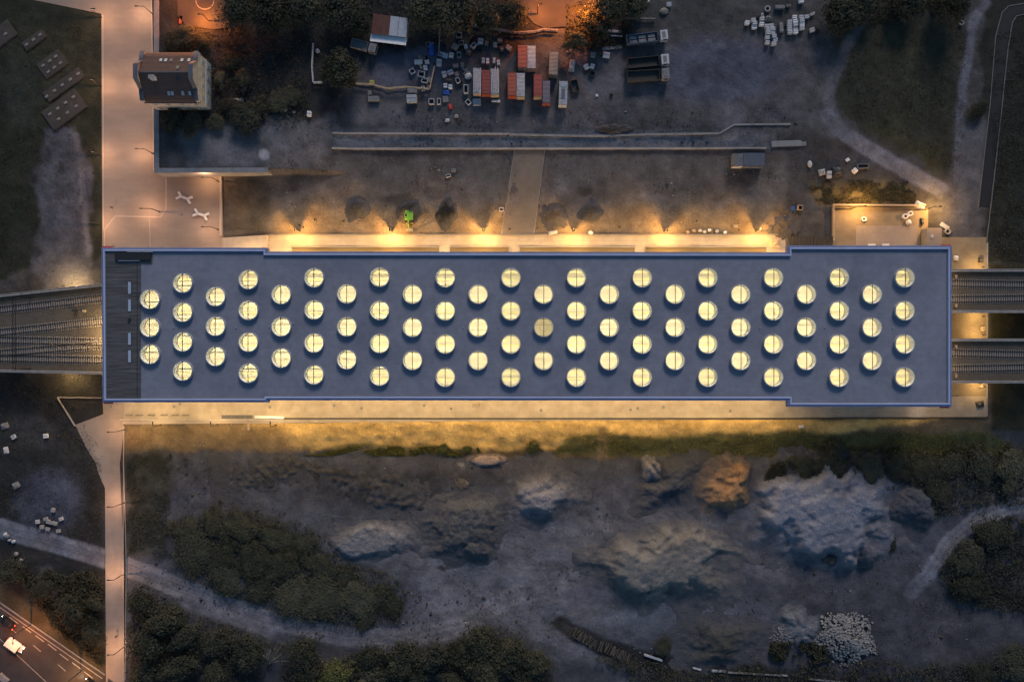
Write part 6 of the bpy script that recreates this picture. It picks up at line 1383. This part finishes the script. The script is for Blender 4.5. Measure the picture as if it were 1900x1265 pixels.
for lab, u, v, r, k in bt: tree(lab, u, v, r, k, gS, 0.75)
eb = [('dark bush right of the orange-brown heap', 1440, 880, 24, 0), ('bush above the largest gravel heap', 1490, 862, 28, 2), ('bush on the grass bank, first', 1545, 858, 32, 3), ('bush reaching into the gravel heap', 1582, 895, 28, 2), ('bush on the grass bank, second', 1610, 862, 32, 2), ('bush on the grass bank, third', 1665, 866, 34, 0), ('bush on the grass bank, fourth', 1715, 872, 36, 2), ('bush on the grass bank, fifth', 1765, 862, 36, 5), ('bush on the grass bank, sixth', 1820, 866, 38, 0), ('bush at the right edge above the loop track', 1875, 872, 36, 2), ('bush below the grass bank near the slate heap', 1745, 915, 34, 0),
      ('dark shrub by the small blue-grey heap', 1655, 1010, 20, 0), ('dark bush inside the loop track, upper', 1840, 990, 34, 0), ('dark bush inside the loop track, left', 1790, 1040, 36, 1), ('dark bush inside the loop track, lower', 1800, 1090, 34, 5), ('dark bush at the bottom right corner', 1890, 1230, 38, 0), ('dark bush left of the bottom right corner', 1820, 1252, 30, 5), ('small dark bush between sleepers and the dark round heap', 1230, 1200, 15, 0)]
for lab, u, v, r, k in eb: tree(lab, u, v, r, k, 'bushes in the southeast', 0.65, 'bush', 'bush')
gb = [('small green shrub on the bank, west', 822, 834, 13, 4), ('small green shrub on the bank, middle', 866, 833, 11, 4), ('tiny green shrub on the bank', 887, 834, 7, 4), ('green shrub on the bank right of the pink sand', 990, 830, 12, 4)]
for lab, u, v, r, k in gb: tree(lab, u, v, r, k, 'shrubs on the sand bank', 0.8, 'shrub', 'shrub')
# bare branches of a fallen tree in the wood
x, y, z = P(505, 1225); t = thing('bare_tree', 'leafless pale tree with fanned branches in the lower wood', 'tree', (x, y, z)); MB().tube([(0, 0, 0), (.1, .2, 2.2)], [.2, .14], 7).build('trunk', 'deadwood', t)
mb = MB()
for i in range(44):
    a = R(20 + 100 * rnd.random()); l = rnd.uniform(3, 7); s = Vector((.1, .2, 2.0)); m_ = s + Vector((math.cos(a) * l * .5, math.sin(a) * l * .5, rnd.uniform(.5, 1.8))); e = s + Vector((math.cos(a + rnd.uniform(-.2, .2)) * l, math.sin(a + rnd.uniform(-.2, .2)) * l, rnd.uniform(.8, 3)))
    mb.tube([s, m_, e], [.07, .04, .015], 4)
o = mb.build('branch', 'deadwood', t); o['kind'] = 'stuff'

# undergrowth and grass that nobody could count
def cover(name, label, polys, n, size, hmax, m, seed, flatn=0.4):
    rs = np.random.RandomState(seed); out = []
    for poly in polys:
        us, vs = zip(*poly); U = rs.uniform(min(us), max(us), n * 3); V = rs.uniform(min(vs), max(vs), n * 3)
        wob = (fbm(U * .03, V * .03, seed) - .5) * 50
        k = (poly_sd(poly, U + wob, V + wob) < 0) & (fbm(U * .05, V * .05, seed + 1) > .33); U, V = U[k][:n], V[k][:n]
        s = H / F; X, Y = (U - 950) * s, (632.5 - V) * s
        for _ in range(3):
            Z = base_h(X, Y); X, Y = (U - 950) * (H - Z) / F, (632.5 - V) * (H - Z) / F
        hh = hmax * rs.rand(len(X)) * fbm(X * .3, Y * .3, seed + 2) * 1.4
        p = np.stack([X, Y, Z + hh + .03], 1)
        nrm = rs.normal(size=p.shape) * .8 + np.array([0, 0, flatn]); nrm /= np.linalg.norm(nrm, axis=1)[:, None]
        a = np.cross(nrm, rs.normal(size=p.shape)); a /= np.linalg.norm(a, axis=1)[:, None]; b = np.cross(nrm, a)
        q = size * (.5 + rs.rand(len(p)))[:, None]
        out.append(np.stack([p - a * q, p - b * q * .45, p + a * q, p + b * q * .45], 1).reshape(-1, 3))
    v = np.concatenate(out); ob = link(name, quadmesh(name, v, m)); return tag(ob, label, name, None, 'stuff')
cover('undergrowth', 'dense dark undergrowth under the southern woods and thickets', [
    [(310, 960), (480, 945), (610, 985), (650, 1040), (745, 1075), (760, 1110), (740, 1150), (690, 1166), (560, 1152), (420, 1108), (330, 1055)],
    [(236, 1095), (330, 1122), (500, 1192), (620, 1222), (640, 1290), (236, 1290)], [(600, 1220), (700, 1200), (800, 1198), (880, 1168), (960, 1188), (1020, 1240), (1040, 1290), (600, 1290)],
    [(1420, 870), (1480, 842), (1900, 820), (1930, 925), (1720, 965), (1700, 915), (1500, 890)], [(1740, 1060), (1800, 985), (1930, 950), (1930, 1145), (1780, 1125)],
    [(30, 1050), (190, 1065), (192, 1235), (100, 1160)], [(1080, 1215), (1300, 1235), (1500, 1225), (1900, 1225), (1930, 1290), (1230, 1290)], [(1440, 1195), (1530, 1190), (1540, 1225), (1420, 1225)]], 12500, 0.26, 1.9, 'leafA', 11)
cover('undergrowth', 'dark weeds on the raised ground and under the northern trees', [[(300, 60), (400, 60), (560, 110), (580, 235), (300, 235)], [(400, -20), (980, -20), (980, 55), (640, 80), (560, 130), (420, 110)], [(1040, 0), (1180, 0), (1150, 80), (1050, 95)], [(1540, -10), (1800, -10), (1780, 15), (1540, 50)]], 5200, 0.26, 1.2, 'leafA', 21)
cover('grass', 'green grass growing along the south bank', [[(1020, 842), (1060, 808), (1300, 808), (1480, 800), (1830, 800), (1900, 850), (1500, 862), (1300, 850)], [(560, 838), (660, 828), (830, 828), (880, 846), (600, 846)]], 16000, 0.16, 0.35, 'grass', 31)
cover('grass', 'sparse dark grass on the western ground and eastern fields', [[(-20, 40), (186, 30), (186, 460), (60, 520), (-20, 520)], [(1560, 20), (1800, 20), (1770, 320), (1640, 250), (1560, 200)], [(1500, 345), (1690, 335), (1700, 378), (1520, 378)], [(1845, 60), (1910, 60), (1910, 490), (1836, 480)], [(-20, 700), (120, 710), (190, 850), (190, 1020), (-20, 960)], [(234, 840), (320, 840), (310, 1030), (234, 1035)]], 6500, 0.17, 0.3, 'leafB', 41)
MT['clod'] = mat('earth_clod', (0.040, 0.036, 0.033), 0.95, 0.3, 2.0)
# scattered stones, clods and litter over the works yards
def stones(name, label, poly, n, s0, s1, m, seed):
    rs = np.random.RandomState(seed); us, vs = zip(*poly); U = rs.uniform(min(us), max(us), n * 2); V = rs.uniform(min(vs), max(vs), n * 2)
    k = (poly_sd(poly, U, V) < 0) & (fbm(U * .02, V * .02, seed) + .25 * rs.rand(n * 2) > .55); U, V = U[k][:n], V[k][:n]; n = len(U); Z = np.zeros(n)
    for _ in range(4):
        X, Y = (U - 950) * (H - Z) / F, (632.5 - V) * (H - Z) / F; Z = base_h(X, Y)
    s = rs.uniform(s0, s1, n) * np.where(rs.rand(n) < .05, 2.2, 1); a = np.arange(4)[None] * 1.5708 + rs.uniform(-.5, .5, (n, 4)); r = s[:, None] * rs.uniform(.6, 1.3, (n, 4))
    base = np.stack([X[:, None] + r * np.cos(a), Y[:, None] + r * np.sin(a), np.repeat((Z - .25)[:, None], 4, 1)], -1); top = np.stack([X + s * rs.uniform(-.3, .3, n), Y, Z + .1 + s * rs.uniform(.5, .9, n)], -1)[:, None]
    v = np.concatenate([base, top], 1).reshape(-1, 3); o = np.arange(n)[:, None, None] * 5
    f = (o + np.array([[0, 1, 4], [1, 2, 4], [2, 3, 4], [3, 0, 4]])[None]).reshape(-1, 3)
    me = bpy.data.meshes.new(name); me.from_pydata(v.tolist(), [], f.tolist()); me.update(); me.materials.append(MT[m]); return tag(link(name, me), label, name, None, 'stuff')
stones('stones', 'loose pale stones scattered over the north dirt yards', [(500, 200), (1480, 200), (1480, 432), (500, 432)], 1900, .07, .20, 'concpale', 51)
stones('stones', 'dark clods scattered over the north dirt yards', [(500, 200), (1480, 200), (1480, 432), (500, 432)], 2200, .10, .28, 'clod', 54)
stones('stones', 'loose pale stones scattered over the sand bank', [(260, 786), (1740, 780), (1700, 812), (520, 832), (260, 832)], 900, .06, .20, 'tan', 52)
stones('stones', 'loose stones scattered over the south works yard', [(240, 850), (1880, 850), (1880, 1230), (760, 1230), (240, 1090)], 2600, .07, .22, 'concrete', 53)
stones('stones', 'dark clods scattered over the south works yard', [(240, 850), (1880, 850), (1880, 1230), (760, 1230), (240, 1090)], 4200, .12, .34, 'clod', 55)
cover('weeds', 'low weeds dotted over the works yards and field edges', [[(240, 850), (1880, 850), (1880, 1230), (760, 1230), (240, 1090)], [(500, 190), (1480, 190), (1480, 430), (500, 430)], [(1480, 100), (1830, 100), (1800, 380), (1500, 340)]], 2600, 0.15, 0.3, 'leafB', 61)

# ------------------------------------------------------------------ vehicles on the road
def car(label, u, v, ang, L, W, Hh, m, van=False, lights=True):
    x, y, z = P(u, v); t = thing('car' if not van else 'van', label, 'car' if not van else 'van', (x, y, z + .07), ang, 'vehicles on the slanting road')
    pr = [(-W / 2, .3), (-W / 2, .75), (-W / 2 * .96, .9), (W / 2 * .96, .9), (W / 2, .75), (W / 2, .3)]
    bd = MB(); st = [(-L / 2, .86), (-L / 2 + .25, 1), (L / 2 - .8, 1), (L / 2, .80)]; n = len(pr); vs = []
    for sx, k in st: vs += [(sx, p[0] * k, p[1] if p[1] < .5 else p[1] * (1 if k > .85 else .92)) for p in pr]
    fs = [tuple(range(n)), tuple(range(len(vs) - 1, len(vs) - n - 1, -1))] + [(q * n + i, q * n + (i + 1) % n, (q + 1) * n + (i + 1) % n, (q + 1) * n + i) for q in range(len(st) - 1) for i in range(n)]
    body = bd.add(vs, fs).build('body', m, t)
    if van: cx, cl, ct = -.35, L - 1.0, .97
    else: cx, cl, ct = -.25, L * .5, .78
    cb = MB().box((cx, 0, .9 + (Hh - .9) / 2), (cl, W * .92, Hh - .9), 0, ct).build('cabin', m if van else 'windark', t)
    MB().box((cx, 0, Hh + .02), (cl * .74, W * .70, .05)).build('roof', m, cb)
    MB().box((cx + cl / 2 - .02, 0, .9 + (Hh - .9) * .55), (.1, W * .78, (Hh - .9) * .6)).build('windscreen', 'windark', cb)
    wm = MB().cyl((0, 0, 0), .32, .22, 12, axis='y').mesh('wheel', 'tyre')
    for wx in (L * .3, -L * .3):
        for s in (-1, 1): link('wheel', wm, t, (wx, s * (W / 2 - .1), .3))
    for s in (-1, 1):
        MB().box((L / 2 - .05, s * W * .32, .68), (.14, .34, .16)).build('headlight', 'head', t); MB().box((-L / 2 + .02, s * W * .36, .76), (.10, .32, .18)).build('tail_light', 'tail', t)
    if lights:
        o = light('headlight_beam', 'SPOT', (L / 2 + .1, 0, .75), 260, (1, .85, .6), t, .1, rot=(R(80), 0, R(-90))); o.data.spot_size = R(70); o.data.spot_blend = .6
MT['head'] = emit('headlight_glow', (1.0, 0.86, 0.62), 14.0); MT['tail'] = emit('tail_light_glow', (1.0, 0.04, 0.02), 6.0)
MT['carblack'] = mat('car_black', (0.012, 0.011, 0.011), 0.3, .1, 1, spec=.6)
car('dark car with lit headlights on the slanting road', 17, 1153, R(145), 4.5, 1.8, 1.45, 'carblack')
car('white van on the slanting road behind the dark car', 32, 1194, R(-35), 5.0, 2.0, 2.0, 'white', True, False)
car('dark car entering at the bottom edge of the road', 172, 1268, R(145), 4.4, 1.8, 1.45, 'carblack')
crate('pale roadside barrier blocks at the bottom left corner', 8, 1257, 22, 10, 0.8, 'concrete', R(-40), None, 'road_barrier', 'barrier', None, 'stack')

# ------------------------------------------------------------------ walkers
def person(label, u, v, face, stride):
    x, y, z = P(u, v); t = thing('person', label, 'person', (x, y, z + .05), face)
    J = {'pel': (0, 0, .95), 'sp': (.02, 0, 1.2), 'ch': (.04, 0, 1.40), 'nk': (.06, 0, 1.52), 'hd': (.09, 0, 1.66), 'ht': (.09, 0, 1.76),
         'hl': (0, .1, .90), 'kl': (.20 * stride, .1, .50), 'al': (.22 * stride, .1, .09), 'tl': (.22 * stride + .18, .1, .05), 'hr': (0, -.1, .90), 'kr': (-.05 * stride, -.1, .49), 'ar': (-.34 * stride, -.1, .12), 'tr': (-.34 * stride + .17, -.1, .05),
         'sl': (.03, .20, 1.42), 'el': (-.08, .26, 1.15), 'wl': (.06, .25, .92), 'fl': (.10, .24, .80), 'sr': (.03, -.20, 1.42), 'er': (-.02, -.26, 1.14), 'wr': (.20, -.24, .98), 'fr': (.28, -.22, .90)}
    E = [('pel', 'sp'), ('sp', 'ch'), ('ch', 'nk'), ('nk', 'hd'), ('hd', 'ht'), ('pel', 'hl'), ('hl', 'kl'), ('kl', 'al'), ('al', 'tl'), ('pel', 'hr'), ('hr', 'kr'), ('kr', 'ar'), ('ar', 'tr'), ('ch', 'sl'), ('sl', 'el'), ('el', 'wl'), ('wl', 'fl'), ('ch', 'sr'), ('sr', 'er'), ('er', 'wr'), ('wr', 'fr')]
    rad = {'pel': .15, 'sp': .14, 'ch': .17, 'nk': .06, 'hd': .10, 'ht': .08, 'hl': .10, 'kl': .07, 'al': .05, 'tl': .045, 'hr': .10, 'kr': .07, 'ar': .05, 'tr': .045, 'sl': .075, 'el': .05, 'wl': .035, 'fl': .04, 'sr': .075, 'er': .05, 'wr': .035, 'fr': .04}
    ks = list(J); me = bpy.data.meshes.new('body'); me.from_pydata([J[k] for k in ks], [(ks.index(a), ks.index(b)) for a, b in E], []); me.update()
    o = link('body', me, t); o.modifiers.new('skin', 'SKIN'); s = o.modifiers.new('sub', 'SUBSURF'); s.levels = 1; s.render_levels = 1
    for i, k in enumerate(ks): me.skin_vertices[0].data[i].radius = (rad[k], rad[k])
    me.skin_vertices[0].data[0].use_root = True; me.materials.append(MT['cloth'])
    MB().cyl((.08, 0, 1.72), .115, .14, 12, .07).build('hair', 'hair', t); MB().box((.17, 0, 1.63), (.05, .11, .14)).build('face', 'skin', t)
    for h_ in ('fl', 'fr'):
        p = J[h_]; MB().box((p[0] + .01, p[1], p[2] - .02), (.07, .06, .12), 0, .7).build('hand', 'skin', t)
person('person in dark clothes walking up the footpath at the bottom', 219, 1178, R(80), 1.0)
person('person in dark clothes crossing the plaza near the corner band', 210, 386, R(60), 0.8)
